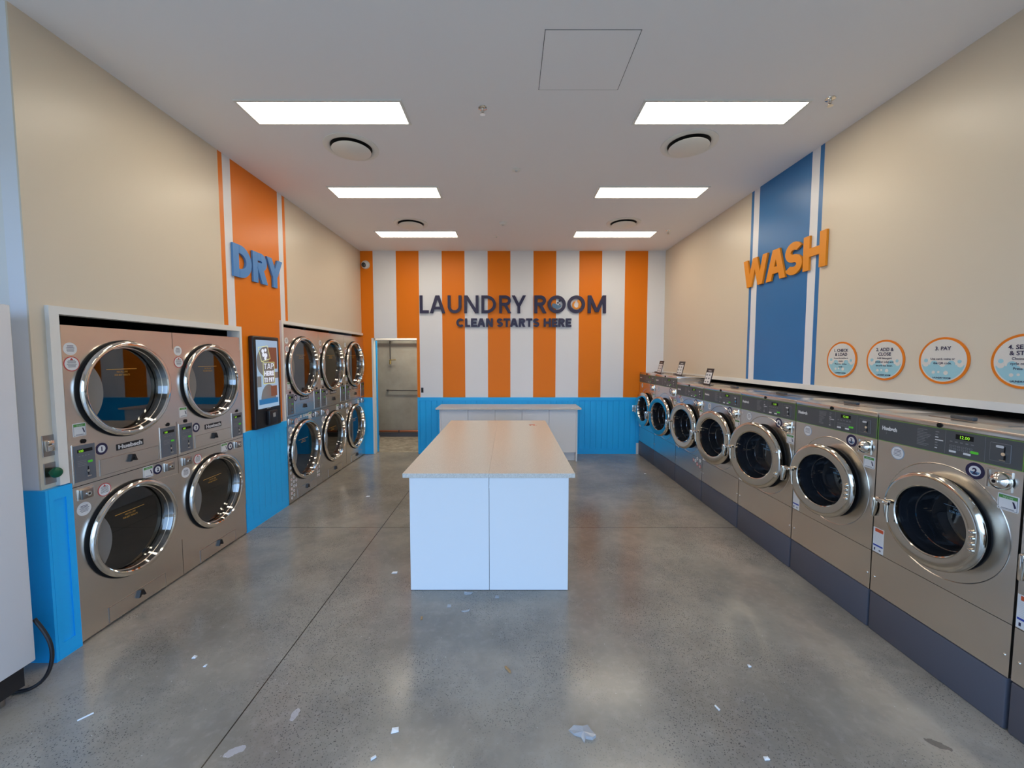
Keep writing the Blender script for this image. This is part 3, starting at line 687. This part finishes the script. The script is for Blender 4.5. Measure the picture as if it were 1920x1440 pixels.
# ------------------------------------------------------------------ sign letters (stroke built)
def letter(mb, ch, x0, x1, z0, z1, t, y0, y1, m):
    w_ = x1 - x0; h = z1 - z0; zc = (z0 + z1) / 2; xc = (x0 + x1) / 2; cnt = [0]
    def F():
        cnt[0] += 1; return y1 - .0007 * cnt[0]
    R = lambda a, b, c, d: mb.rect(a, b, c, d, y0 + .0003 * cnt[0], F(), m)
    def diag(xb, xt, hw, zb=z0, zt=z1): mb.prism([(xb - hw, zb), (xb + hw, zb), (xt + hw, zt), (xt - hw, zt)], y0 + .0003 * cnt[0], F(), m)
    A = lambda *a, **k: mb.arc(*a, t, y0 + .0003 * cnt[0], F(), m, **k)
    if ch == 'L': R(x0, x0 + t, z0, z1); R(x0 + t, x1, z0, z0 + t)
    elif ch == 'A':
        k = t * .56; diag(x0 + k, xc - k * .25, k); diag(x1 - k, xc + k * .25, k); bz = z0 + h * .22
        R(xc - w_ * .30, xc + w_ * .30, bz, bz + t * .9)
    elif ch == 'U':
        rx = w_ / 2; rz = min(rx, h * .5); R(x0, x0 + t, z0 + rz, z1); R(x1 - t, x1, z0 + rz, z1); A(xc, z0 + rz, rx, rz, 180, 360)
    elif ch == 'N':
        R(x0, x0 + t, z0, z1); R(x1 - t, x1, z0, z1); diag(x1 - t * .62, x0 + t * .62, t * .62)
    elif ch == 'D':
        rx = min(w_ * .72, h * .55); xm = x1 - rx; R(x0, x0 + t, z0, z1); R(x0 + t, xm, z1 - t, z1); R(x0 + t, xm, z0, z0 + t); A(xm, zc, rx, h / 2, -90, 90)
    elif ch == 'R':
        bh = h * .58; rz = bh / 2; rx = min(w_ * .55, rz * 1.1); xm = x1 - w_ * .04 - rx; zb = z1 - rz
        R(x0, x0 + t, z0, z1); R(x0 + t, xm, z1 - t, z1); R(x0 + t, xm, z1 - bh, z1 - bh + t); A(xm, zb, rx, rz, -90, 90)
        diag(x1 - t * .58, x0 + w_ * .48, t * .58, z0, z1 - bh + t * .4)
    elif ch == 'P':
        bh = h * .58; rz = bh / 2; rx = rz; xm = x1 - rx; R(x0, x0 + t, z0, z1); R(x0 + t, xm, z1 - t, z1); R(x0 + t, xm, z1 - bh, z1 - bh + t); A(xm, z1 - rz, rx, rz, -90, 90)
    elif ch == 'Y':
        k = t * .56; zm = z0 + h * .40; R(xc - t / 2, xc + t / 2, z0, zm + t * .25); diag(xc - t * .06, x0 + k, k, zm, z1); diag(xc + t * .06, x1 - k, k, zm, z1)
    elif ch == 'O': A(xc, zc, w_ / 2, h / 2, 0, 360, n=56)
    elif ch == 'M':
        k = t * .55; R(x0, x0 + t, z0, z1); R(x1 - t, x1, z0, z1); diag(xc, x0 + k, k, z0 + h * .06, z1); diag(xc, x1 - k, k, z0 + h * .06, z1)
    elif ch == 'C': A(xc + w_ * .03, zc, w_ * .53, h / 2, 42, 318, n=40)
    elif ch == 'E': R(x0, x0 + t, z0, z1); R(x0 + t, x1, z1 - t, z1); R(x0 + t, x1, z0, z0 + t); R(x0 + t, x1 - w_ * .08, zc - t / 2, zc + t / 2)
    elif ch == 'T': R(xc - t / 2, xc + t / 2, z0, z1 - t); R(x0, x1, z1 - t, z1)
    elif ch == 'H': R(x0, x0 + t, z0, z1); R(x1 - t, x1, z0, z1); R(x0 + t, x1 - t, zc - t / 2, zc + t / 2)
    elif ch == 'W':
        k = t * .52; a = x0 + w_ * .27; b = x1 - w_ * .27; mb_ = xc
        diag(a, x0 + k, k); diag(a, mb_, k); diag(b, mb_, k); diag(b, x1 - k, k)
    elif ch == 'S':
        ra = (h / 2 + t / 2) / 2; rx = w_ / 2; zt = z1 - ra; zb = z0 + ra
        A(xc, zt, rx * .96, ra, 28, 270, n=30); A(xc, zb, rx, ra, 90, -152, n=30)
    return mb
# LAUNDRY ROOM on the back wall
t = thing('wall_sign', (0, BY, 2.5), 0, 'navy raised lettering LAUNDRY ROOM on the striped wall', 'sign')
E_ = [(-1.574, -1.415), (-1.397, -1.127), (-1.083, -.842), (-.795, -.542), (-.492, -.237), (-.181, .034), (.040, .290), (.436, .651), (.672, .989), (1.018, 1.327), (1.374, 1.694)]
for i, (ch, (a, b_)) in enumerate(zip('LAUNDRYROOM', E_)):
    o = letter(MB(), ch, a, b_, .005, .313, .05 if i < 7 else .056, -.012, -.034, M_NAVY).build('letter', t); tag(o, 'raised navy letter ' + ch)
m = MB(); cx_, cz_ = .8305, .159; pts = []
for k in range(13): a = PI * 1.0 + PI * k / 12; pts.append((cx_ + .082 * math.cos(a), cz_ - .015 + .062 * math.sin(a)))
m.prism(pts, 0, -.02, M_WAVE).prism([(cx_ - .08, cz_ - .016), (cx_ + .02, cz_ - .016), (cx_ - .005, cz_ + .004), (cx_ - .05, cz_ + .02), (cx_ - .074, cz_ + .008)], 0, -.02, M_WAVE)
for dx, dz_, r in ((.062, .062, .018), (.032, .028, .015), (.065, 0.002, .012)): m.disc(cx_ + dx - .01, cz_ + dz_, r, 0, -.02, M_NAVY, 16)
tag(m.build('wave_icon', t), 'small blue water wave with dark bubbles')
m = MB(); cx_ = 1.1725
m.arc(cx_ + .005, cz_ - .01, .075, .078, 130, 330, .032, 0, -.02, M_WASHO).arc(cx_ + .012, cz_ + .004, .072, .085, -40, 75, .04, 0, -.02, M_WASHO).prism([(cx_ - .045, cz_ + .04), (cx_ - .02, cz_ + .03), (cx_ - .005, cz_ + .072)], 0, -.02, M_WASHO)
tag(m.build('flame_icon', t), 'small amber flame swirl')
t = thing('wall_sign', (0, BY, 2.26), 0, 'navy raised lettering CLEAN STARTS HERE under the larger sign', 'sign')
E_ = [(-.936, -.795), (-.783, -.689), (-.677, -.569), (-.569, -.422), (-.413, -.289), (-.225, -.113), (-.107, .013), (.006, .155), (.163, .284), (.290, .407), (.413, .529), (.601, .733), (.745, .851), (.860, .980), (.989, 1.092)]
for ch, (a, b_) in zip('CLEANSTARTSHERE', E_):
    tag(letter(MB(), ch, a + .002, b_ - .002, .004, .155, .037, -.012, -.03, M_NAVY).build('letter', t), 'bold navy letter ' + ch)
# DRY on the left wall, WASH on the right wall
t = thing('wall_sign', (LX, 4.19, 2.5), PI / 2, 'sky blue raised letters DRY over the orange band', 'sign')
for ch, a, b_ in (('D', 3.791, 4.055), ('R', 4.080, 4.318), ('Y', 4.315, 4.602)):
    tag(letter(MB(), ch, a - 4.19, b_ - 4.19, .003, .312, .080, -.004, -.022, M_DRYBL).build('letter', t), 'sky blue letter ' + ch)
t = thing('wall_sign', (RX, 4.065, 2.52), -PI / 2, 'amber raised letters WASH over the blue band', 'sign')
for ch, a, b_ in (('W', 4.672, 4.245), ('A', 4.262, 3.963), ('S', 3.977, 3.742), ('H', 3.732, 3.465)):
    tag(letter(MB(), ch, 4.065 - a, 4.065 - b_, .003, .312, .074, -.004, -.022, M_WASHO).build('letter', t), 'amber letter ' + ch)

# round instruction signs on the right wall
def info_sign(yc, head, body, label):
    t = thing('round_sign', (RX, yc, 1.716), -PI / 2, label, 'sign', 'round instruction signs on the right wall'); r = .147
    MB().disc(0, 0, r, 0, -.006, M_ORANGE, 64).build('border', t)
    m = MB().disc(0, 0, r * .905, -.006, -.007, M_CREAMP, 64); m.build('face', t)
    w_ = MB(); pts = []; rr = r * .86; a0 = math.radians(192)
    for k in range(25): a = a0 + math.radians(156) * k / 24; pts.append((rr * math.cos(a), rr * math.sin(a)))
    w_.prism(pts, -.007, -.0074, M_SKYP)
    for k in range(5): w_.disc(-.1 + k * .05, -.022, .022 if k % 2 else .018, -.0071, -.0077, M_SKYP if k % 2 else M_CREAMP, 20)
    for x, z, q in ((-.05, -.075, .010), (-.02, -.072, .007), (.022, -.076, .013), (-.1, .0, .012), (.095, -.005, .011)): w_.disc(x, z, q, -.0072, -.008, M_CREAMP if z < -.05 else M_SKYP, 16)
    w_.build('water_print', t)
    x_ = MB()
    for k, s_ in enumerate(head): x_.text(s_, 0, .066 - k * .033, .024, -.0086, M_NAVY, bold=.02)
    zt = .008 if len(head) > 1 else .005
    for k, s_ in enumerate(body): x_.text(s_, 0, zt - k * (.0235 if len(body) > 3 else .027), .0115 if len(body) > 3 else .014, -.0086, M_NAVY, bold=.012)
    x_.text('LAUNDRY ROOM', 0, -.113, .010, -.0086, M_NAVY, bold=.03, width=.105)
    x_.build('lettering', t)
M_CREAMP = mat('sign_cream', (0.74, 0.69, 0.62), 0.45)
info_sign(3.273, ('1. CHECK', '& LOAD'), ('Ensure the machine is', 'empty.', 'Place your clothes', 'inside'), 'round orange rimmed sign reading 1. CHECK & LOAD')
info_sign(2.894, ('2. ADD &', 'CLOSE'), ('Add detergent', '(washer only) and', 'secure the door.'), 'round orange rimmed sign reading 2. ADD & CLOSE')
info_sign(2.505, ('3. PAY',), ('Use card, coins or', 'the QR code.'), 'round orange rimmed sign reading 3. PAY')
info_sign(2.108, ('4. SELECT', '& START'), ('Choose your', 'cycle or dryer.', 'Press start.'), 'round orange rimmed sign numbered 4, cut by the photo edge')

# ------------------------------------------------------------------ folding table and back counter
t = thing('folding_table', (-.15, 2.87, 0), 0, 'long white folding table with speckled worktop in the middle of the room', 'table')
for a, b_ in ((-.585, -.0015), (.0015, .585)):
    MB().box(a, b_, 0, .018, .004, .861, M_LAM, .001, 1).build('end_panel', t)
    MB().box(a, b_, 2.30, 2.318, .004, .861, M_LAM, .001, 1).build('end_panel', t)
for x0 in (-.583, .567): MB().box(x0, x0 + .016, .018, 2.30, .004, .861, M_LAM, .001, 1).build('side_panel', t)
for a, b_ in ((-.627, -.0012), (-.0012, .627)):
    MB().box(a, b_, -.030, 2.38, .862, .895, M_TOP, .002, 1).build('worktop', t)
t = thing('back_counter', (-.015, 7.03, 0), 0, 'low white cupboard counter against the back wall', 'counter')
MB().box(-1.197, 1.197, -.55, .005, .872, .9, M_TOP, .002, 1).build('worktop', t)
MB().box(-1.12, 1.12, -.48, 0, .15, .87, M_LAM).build('carcass', t)
MB().box(-1.12, 1.12, -.42, -.40, 0, .15, M_LAM).build('kickboard', t)
for x0 in (-1.142, 1.118): MB().box(x0, x0 + .024, -.50, 0, 0, .872, M_LAM, .001, 1).build('side_panel', t)
for k in range(5):
    a = -1.118 + k * .4472; MB().box(a + .002, a + .4452, -.50, -.482, .153, .868, M_LAM, .0015, 1).build('cupboard_door', t)

# ------------------------------------------------------------------ pay kiosk
t = thing('payment_kiosk', (LX, 4.205, .99), PI / 2, 'black wall mounted payment kiosk with a lit TAP HERE TO PAY screen', 'kiosk')
MB().box(-.222, .222, -.058, 0, .008, .962, M_BLACK, .016, 3).build('housing', t)
s_ = MB().rect(-.185, .182, .215, .922, -.058, -.0595, M_SCR).build('screen', t); tag(s_, 'lit screen with TAP HERE TO PAY')
g = MB()
g.disc(-.03, .70, .155, -.0595, -.060, M_SCR2, 48).rect(.02, .165, .62, .85, -.0595, -.0603, M_SCR5).rect(.02, .182, .52, .585, -.0595, -.0601, M_SCR2)  # brown area at the right is a painted reflection
pts = [(.0 + .13 * math.cos(PI * k / 16), .30 + .16 * math.sin(PI * k / 16)) for k in range(17)]
g.prism(pts, -.0595, -.060, M_SCR2).rect(.04, .15, .33, .44, -.0595, -.0603, M_SCR5).rect(-.165, .165, .255, .31, -.0595, -.0604, M_SCR6)  # lower half-disc, brown square and blue bar: room reflections painted on
g.rect(-.185, -.12, .44, .55, -.0595, -.060, M_SCR2).rect(-.085, .115, .465, .695, -.0595, -.06035, M_SCR2)
g.frame(-.085, .115, .465, .695, .006, -.0604, -.0608, M_SCR3)
for (x0, z0), (x1, z1) in (((-.155, .845), (.0, .865)), ((.0, .865), (.045, .73)), ((.045, .73), (-.105, .70)), ((-.105, .70), (-.155, .845))):
    d = Vector((x1 - x0, z1 - z0)); n_ = Vector((-d.y, d.x)).normalized() * .003
    g.prism([(x0 + n_.x, z0 + n_.y), (x0 - n_.x, z0 - n_.y), (x1 - n_.x, z1 - n_.y), (x1 + n_.x, z1 + n_.y)], -.0604, -.0608, M_SCR3)
for x, z, r in ((-.08, .81, .022), (-.035, .82, .018), (-.07, .77, .022), (-.03, .765, .024), (-.04, .735, .02)): g.disc(x, z, r, -.0604, -.0608, M_SCR4, 14)
g.build('screen_graphic_and_reflections', s_)
x_ = MB()
for st_, z_, h_, k_ in (('TAP', .622, .058, .008), ('HERE', .550, .052, .013), ('TO PAY', .482, .050, .009)):
    W_ = .17; cw_ = {'T': .8, 'A': 1, 'P': .8, 'H': .95, 'E': .75, 'R': .85, 'O': 1.1, 'Y': .95, ' ': .4}; tot = sum(cw_[c] for c in st_) + .16 * (len(st_) - 1); xx = .015 - W_ / 2
    for c_h in st_:
        e_ = cw_[c_h] * W_ / tot
        if c_h != ' ': letter(x_, c_h, xx, xx + e_, z_, z_ + h_, k_, -.0604, -.0606, M_SCR4)
        xx += e_ + .16 * W_ / tot
x_.build('screen_text', s_)
MB().rect(-.04, .03, .205, .209, -.058, -.0585, M_TXTL).build('brand_strip', t)
r_ = MB().box(-.055, .085, -.098, -.056, .03, .185, M_BLACK, .01, 3); r_.rrect(.0, .045, .11, .155, .004, -.098, -.0985, M_SCR2); r_.build('card_reader', t)

# ------------------------------------------------------------------ small wall fittings
t = thing('wall_plate', (LX, 2.232, 1.178), PI / 2, 'steel plate with a key switch, upper of the two on the left corner', 'switch')
MB().box(-.036, .036, -.004, 0, 0, .12, M_STEEL2, .001, 1).build('plate', t)
MB().box(-.030, .004, -.028, -.004, .03, .09, M_CHROME, .003).build('latch', t); MB().disc(.018, .06, .011, -.004, -.012, M_CHROME, 18).build('key_lock', t)
t = thing('wall_plate', (LX, 2.232, 1.02), PI / 2, 'steel plate with a green mushroom button below the key switch plate', 'switch')
MB().box(-.036, .036, -.004, 0, 0, .12, M_STEEL2, .001, 1).build('plate', t)
m = MB().lathe([(.016, -.004), (.016, -.02), (.028, -.022), (.030, -.03), (.026, -.04), (.014, -.046), (0, -.047)], 0, .062, M_BUTTON, 28); tag(m.build('button', t), 'green mushroom button')
t = thing('light_switch', (-1.552, BY, 1.147), 0, 'small black switch plate right of the doorway', 'switch')
MB().box(-.020, .020, -.008, 0, -.045, .045, M_BLACK, .003).build('plate', t); MB().box(-.010, .010, -.011, -.008, -.02, .02, M_RUBBER, .002).build('rocker', t)
t = thing('dome_camera', (-2.513, BY, 3.345), 0, 'white security camera high on the orange corner stripe', 'camera')
MB().lathe([(.072, 0), (.072, -.02), (.066, -.04), (.058, -.045), (0, -.045)], 0, 0, M_STICK, 36).build('base', t)
MB().lathe([(.056, -.04), (.052, -.058), (.04, -.074), (.02, -.082), (0, -.084)], 0, 0, M_STICK, 30).build('housing', t)
m = MB().lathe([(.042, -.066), (.040, -.078), (.026, -.09), (0, -.094)], -.010, -.012, M_DGLASS, 26); tag(m.build('lens', t), 'black glass lens')

# ------------------------------------------------------------------ ceiling fittings (thing at ceiling, z points down from CZ)
def led(xc, yc, label):
    t = thing('ceiling_light', (xc, yc, CZ), 0, label, 'light', 'recessed LED ceiling panels'); w_, h = .588, .135
    m = MB()
    for a, b_, c_, d_ in ((-w_ - .018, w_ + .018, -h - .018, -h), (-w_ - .018, w_ + .018, h, h + .018), (-w_ - .018, -w_, -h, h), (w_, w_ + .018, -h, h)): m.box(a, b_, c_, d_, -.010, 0, M_WHITE)
    m.build('frame', t); MB().box(-w_, w_, -h, h, -.005, 0, M_LIGHT).build('diffuser', t)
for row, yy in (('nearest', 3.125), ('middle', 4.585), ('farthest', 6.11)):
    for side, xx in (('left', -1.385), ('right', 1.578)):
        led(xx, yy, f'recessed ceiling light panel, {side} one of the {row} pair')
MXD = Matrix.Rotation(-PI / 2, 4, 'X')      # lathe axis y -> down: local -y becomes -z
def dlathe(mb, prof, m, seg=48):            # profile (r, depth below the ceiling)
    vs = MB().lathe([(r, -d) for r, d in prof], 0, 0, m, seg)
    mx = Matrix(((1, 0, 0), (0, 0, -1), (0, 1, 0))).to_4x4()
    return mb.add([tuple(mx @ Vector(v)) for v in vs.v], vs.f, m)
def vent(xc, yc, label):
    t = thing('air_diffuser', (xc, yc, CZ), 0, label, 'vent', 'round ceiling air diffusers')
    dlathe(MB(), [(.232, 0), (.232, .006), (.20, .014), (.182, .010), (.172, .0), (.16, -.0)], M_WHITE, 56).build('flange', t)
    dlathe(MB(), [(.176, .003), (.0, .003)], M_RUBBER, 56).build('throat', t)
    dlathe(MB(), [(.10, .003), (.158, .024), (.166, .030), (.160, .034), (0, .036)], M_WHITE, 56).build('face_disc', t)
vent(-1.395, 3.63, 'round air diffuser behind the nearest left ceiling light')
vent(1.56, 3.575, 'round air diffuser behind the nearest right ceiling light')
vent(-1.367, 5.64, 'round air diffuser between the two far left ceiling lights')
vent(1.577, 5.62, 'round air diffuser between the two far right ceiling lights')
def sprinkler(xc, yc, label):
    t = thing('sprinkler', (xc, yc, CZ), 0, label, 'sprinkler', 'ceiling sprinklers')
    dlathe(MB(), [(.034, 0), (.032, .006), (.02, .012), (.012, .012), (0, .012)], M_CHROME, 24).build('escutcheon', t)
    m = MB(); dlathe(m, [(.008, .01), (.007, .035), (0, .036)], M_CHROME, 12); dlathe(m, [(.004, .036), (.019, .048), (.019, .051), (0, .051)], M_CHROME, 18)
    for sx in (-1, 1): m.tube([(sx * .008, 0, -.014), (sx * .013, 0, -.028), (sx * .004, 0, -.046)], .002, M_CHROME, 6)
    m.build('head', t)
sprinkler(-.199, 3.07, 'sprinkler head in the middle between the nearest ceiling lights')
sprinkler(2.30, 2.965, 'sprinkler head right of the nearest right ceiling light')
sprinkler(2.327, 5.95, 'sprinkler head near the far right corner of the ceiling')
def detector(xc, yc, r, h, label, n='smoke_detector'):
    t = thing(n, (xc, yc, CZ), 0, label, 'detector')
    dlathe(MB(), [(r, 0), (r, h * .5), (r * .8, h * .8), (r * .7, h), (0, h)], M_WHITE, 32).build('base', t)
    dlathe(MB(), [(r * .3, h), (r * .25, h + .008), (0, h + .008)], M_TXTL, 20).build('sensor', t)
detector(.068, 4.05, .046, .010, 'small flat ceiling sensor on the room axis')
detector(-.089, 5.6, .052, .034, 'white smoke detector between the far diffusers')
detector(-.198, 6.23, .035, .010, 'tiny ceiling sensor between the farthest light panels')
t = thing('access_panel', (.476, 2.617, CZ), 0, 'square access hatch flush in the ceiling', 'hatch')
m = MB()
for a, b_, c_, d_ in ((-.275, -.2715, -.255, .255), (.2715, .275, -.255, .255), (-.275, .275, -.255, -.2525), (-.275, .275, .2525, .255)): m.box(a, b_, c_, d_, -.0012, 0, M_PANEL)
m.build('seam', t); MB().box(-.271, .271, -.252, .252, -.002, 0, M_CEIL).build('hatch_cover', t)

# ------------------------------------------------------------------ white cabinet at the left edge
t = thing('vending_fridge', (-2.45, 1.97, 0), 0, 'tall white appliance at the left edge of the photo', 'appliance')
MB().box(-.72, 0, -.78, 0, .175, 1.995, M_FRIDGE, .006).build('body', t)
MB().box(-.70, -.03, -.76, -.03, .06, .175, M_BLACK).build('base_frame', t)
MB().box(-.3, -.05, -.72, -.5, 1.995, 2.003, M_FRIDGE, .002).build('top_cover', t)
for x in (-.62, -.09):
    for y in (-.70, -.09):
        f = MB(); f.tube([(x, y, 0), (x, y, .065)], .02, M_STEEL2, 14); f.build('foot', t)
cp = [(-.02, .02, .38), (.012, .03, .31), (.036, .035, .24), (.042, .035, .17), (.030, .03, .10), (.0, .02, .045), (-.05, .0, .014), (-.13, -.015, .010)]
cs = []
for i in range(len(cp) - 1):
    p0, p1, p2, p3 = (Vector(cp[max(0, min(len(cp) - 1, i + k))]) for k in (-1, 0, 1, 2))
    for k in range(5):
        u = k / 5; cs.append(tuple(.5 * ((2 * p1) + (p2 - p0) * u + (2 * p0 - 5 * p1 + 4 * p2 - p3) * u * u + (3 * p1 - p0 - 3 * p2 + p3) * u ** 3)))
c_ = MB().tube(cs + [cp[-1]], .009, M_BLACK, 10)
c_.build('power_cable', t)

# ------------------------------------------------------------------ back room plumbing
t = thing('copper_pipe', (-1.8, 8.585, .10), 0, 'rust coloured pipe along the foot of the back room wall', 'pipe')
MB().tube([(-1.05, 0, .022), (1.05, 0, .022)], .022, M_COPPER, 14).build('pipe', t)
for x in (-.6, .3): MB().box(x - .012, x + .012, -.026, .02, 0, .046, M_PIPE, .002).build('bracket', t)
t = thing('hanging_tap', (-2.56, 8.56, 1.6), 0, 'thin pipe with a brass tap hanging on the back room wall', 'tap')
MB().tube([(0, 0, .62), (0, 0, .06)], .012, M_PIPE, 10).build('pipe', t)
MB().tube([(0, 0, .08), (0, -.01, -.02)], .020, M_BRASS, 12).tube([(-.015, -.02, .07), (.12, -.02, .075)], .009, M_BRASS, 8).build('valve', t)
t = thing('grab_bar', (-2.30, 8.6, 1.02), 0, 'dark horizontal rail across the back room wall', 'rail')
MB().tube([(-.36, -.02, 0), (-.1, -.02, -.006), (.55, -.02, -.008)], .012, M_PIPE, 10).build('bar', t)
for x in (-.34, .5): MB().box(x - .012, x + .012, -.022, .04, -.02, .012, M_PIPE).build('bracket', t)
t = thing('overhead_pipe', (-1.8, 8.50, 2.06), 0, 'pale pipe crossing high inside the back room', 'pipe')
MB().tube([(-1.08, 0, .05), (1.08, 0, .05)], .03, M_WHITE, 12).build('pipe', t)
for x in (-.72, -.2, .35): MB().box(x - .015, x + .015, -.02, .14, .07, .12, M_PIPE).build('bracket', t)

# ------------------------------------------------------------------ litter on the floor, mark on the table
def scrap(name, x, y, pts, m, label, cat, lift=.003, curl=.006, rot=0):
    n = len(pts); mb = MB(); r = random.Random(int(1000 * (x + y)))
    top = [(px_, py_, lift + r.uniform(0, curl)) for px_, py_ in pts]; bot = [(a, b_, .0008) for a, b_, c_ in top]
    cz_ = lift + curl * .7
    vs = top + bot + [(sum(p_[0] for p_ in pts) / n, sum(p_[1] for p_ in pts) / n, cz_)]
    fs = [(k, (k + 1) % n, 2 * n) for k in range(n)] + [(n + k, n + (k + 1) % n, (k + 1) % n, k) for k in range(n)] + [[n + k for k in range(n)][::-1]]
    mb.add(vs, fs, m); o = mb.build(name, None, (x, y, 0), smooth=False); o.rotation_euler = (0, 0, rot)
    return tag(o, label, cat, 'litter on the concrete floor')
Q = lambda w_, h: [(-w_, -h), (w_, -h * .8), (w_ * .9, h), (-w_ * .8, h * .9)]
film = [(-.062, .012), (-.035, .03), (.005, .022), (.03, .034), (.045, .0), (.058, -.022), (.04, -.035), (.01, -.03), (.0, -.05), (-.012, -.022), (-.04, -.012)]
scrap('plastic_scrap', .338, 1.742, film, M_FILM, 'crumpled clear plastic wrapper on the near floor', 'plastic scrap', .003, .02)
scrap('leaf_scrap', -.009, 2.118, [(-.018, .018), (-.008, .02), (.0, .004), (.014, -.012), (.018, -.03), (.006, -.024), (-.004, -.008), (-.016, .006)], M_LEAF, 'tan leaf scrap lying in front of the folding table', 'leaf')
scrap('leaf_scrap', -.585, 2.55, [(-.008, .015), (.006, .012), (.008, -.01), (-.004, -.016)], M_LEAF, 'small tan leaf scrap near the left table corner', 'leaf')
scrap('plastic_scrap', -.306, 2.852 - .03, [(-.028, .012), (.0, .018), (.035, .012), (.02, -.005), (-.012, -.012), (-.026, -.004)], M_FILM, 'curled plastic strip at the foot of the folding table', 'plastic scrap', .003, .012)
scrap('paper_scrap', -.089, 2.784, Q(.014, .014), M_FILM, 'pale plastic chip just in front of the right table panel', 'scrap')
scrap('paper_scrap', -.421, 2.679, Q(.014, .014), M_FILM, 'square plastic chip in front of the left table panel', 'scrap')
scrap('plastic_scrap', -.298, 2.621, [(-.03, .0), (.0, .012), (.026, .016), (.02, .002), (-.01, -.008)], M_FILM, 'clear plastic sliver second from the table foot', 'plastic scrap')
scrap('paper_scrap', -.926, 3.112, Q(.022, .012), M_PAPER, 'pale paper scrap beside the left side of the table', 'scrap')
scrap('paper_scrap', -.533, 1.754, Q(.017, .013), M_PAPER, 'white paper square on the near floor left of centre', 'scrap', rot=.2)
scrap('paper_scrap', -.591, 1.626, Q(.012, .006), M_PAPER, 'thin white paper strip at the bottom edge left of centre', 'scrap', rot=.6)
scrap('paper_scrap', 1.031, 1.873, Q(.005, .016), M_PAPER, 'white paper strip on the near floor towards the washers', 'scrap', rot=.3)
scrap('paper_scrap', 1.114, 1.624, Q(.012, .008), M_PAPER, 'white paper chip at the bottom edge right of centre', 'scrap')
scrap('paper_scrap', -1.824, 2.206, Q(.010, .010), M_PAPER, 'white crumb in front of the nearest dryer, larger of two', 'scrap')
scrap('paper_scrap', -1.714, 2.142, Q(.007, .008), M_PAPER, 'white crumb in front of the nearest dryer, smaller of two', 'scrap')
scrap('paper_scrap', -1.764, 4.868, Q(.022, .016), M_PAPER, 'white paper scrap beyond the cross joint near the far dryers', 'scrap')
scrap('paper_scrap', 1.35, 2.14, Q(.008, .008), M_PAPER, 'white crumb on the floor towards the washer badged 2', 'scrap')
scrap('paper_scrap', 2.02, 5.83, Q(.014, .012), M_PAPER, 'white crumb on the floor at the far washers', 'scrap')
scrap('paper_scrap', -2.05, 1.823, [(-.018, -.02), (-.014, -.022), (.02, .02), (.016, .022)], M_PAPER, 'thin white sliver on the near left floor', 'scrap')
m = MB(); 
for a, b_, c_, d_ in ((-.042, .036, .022, .036), (-.034, -.016, -.03, .024), (.014, .030, -.03, .024), (-.016, .014, -.004, .008), (.04, .05, -.03, -.022)): m.box(a, b_, c_, d_, 0, .0012, M_REDO)
q = m.build('red_tag', None, (.283, 4.89, .8952)); tag(q, 'small red mark lying on the far right of the folding table', 'tag')
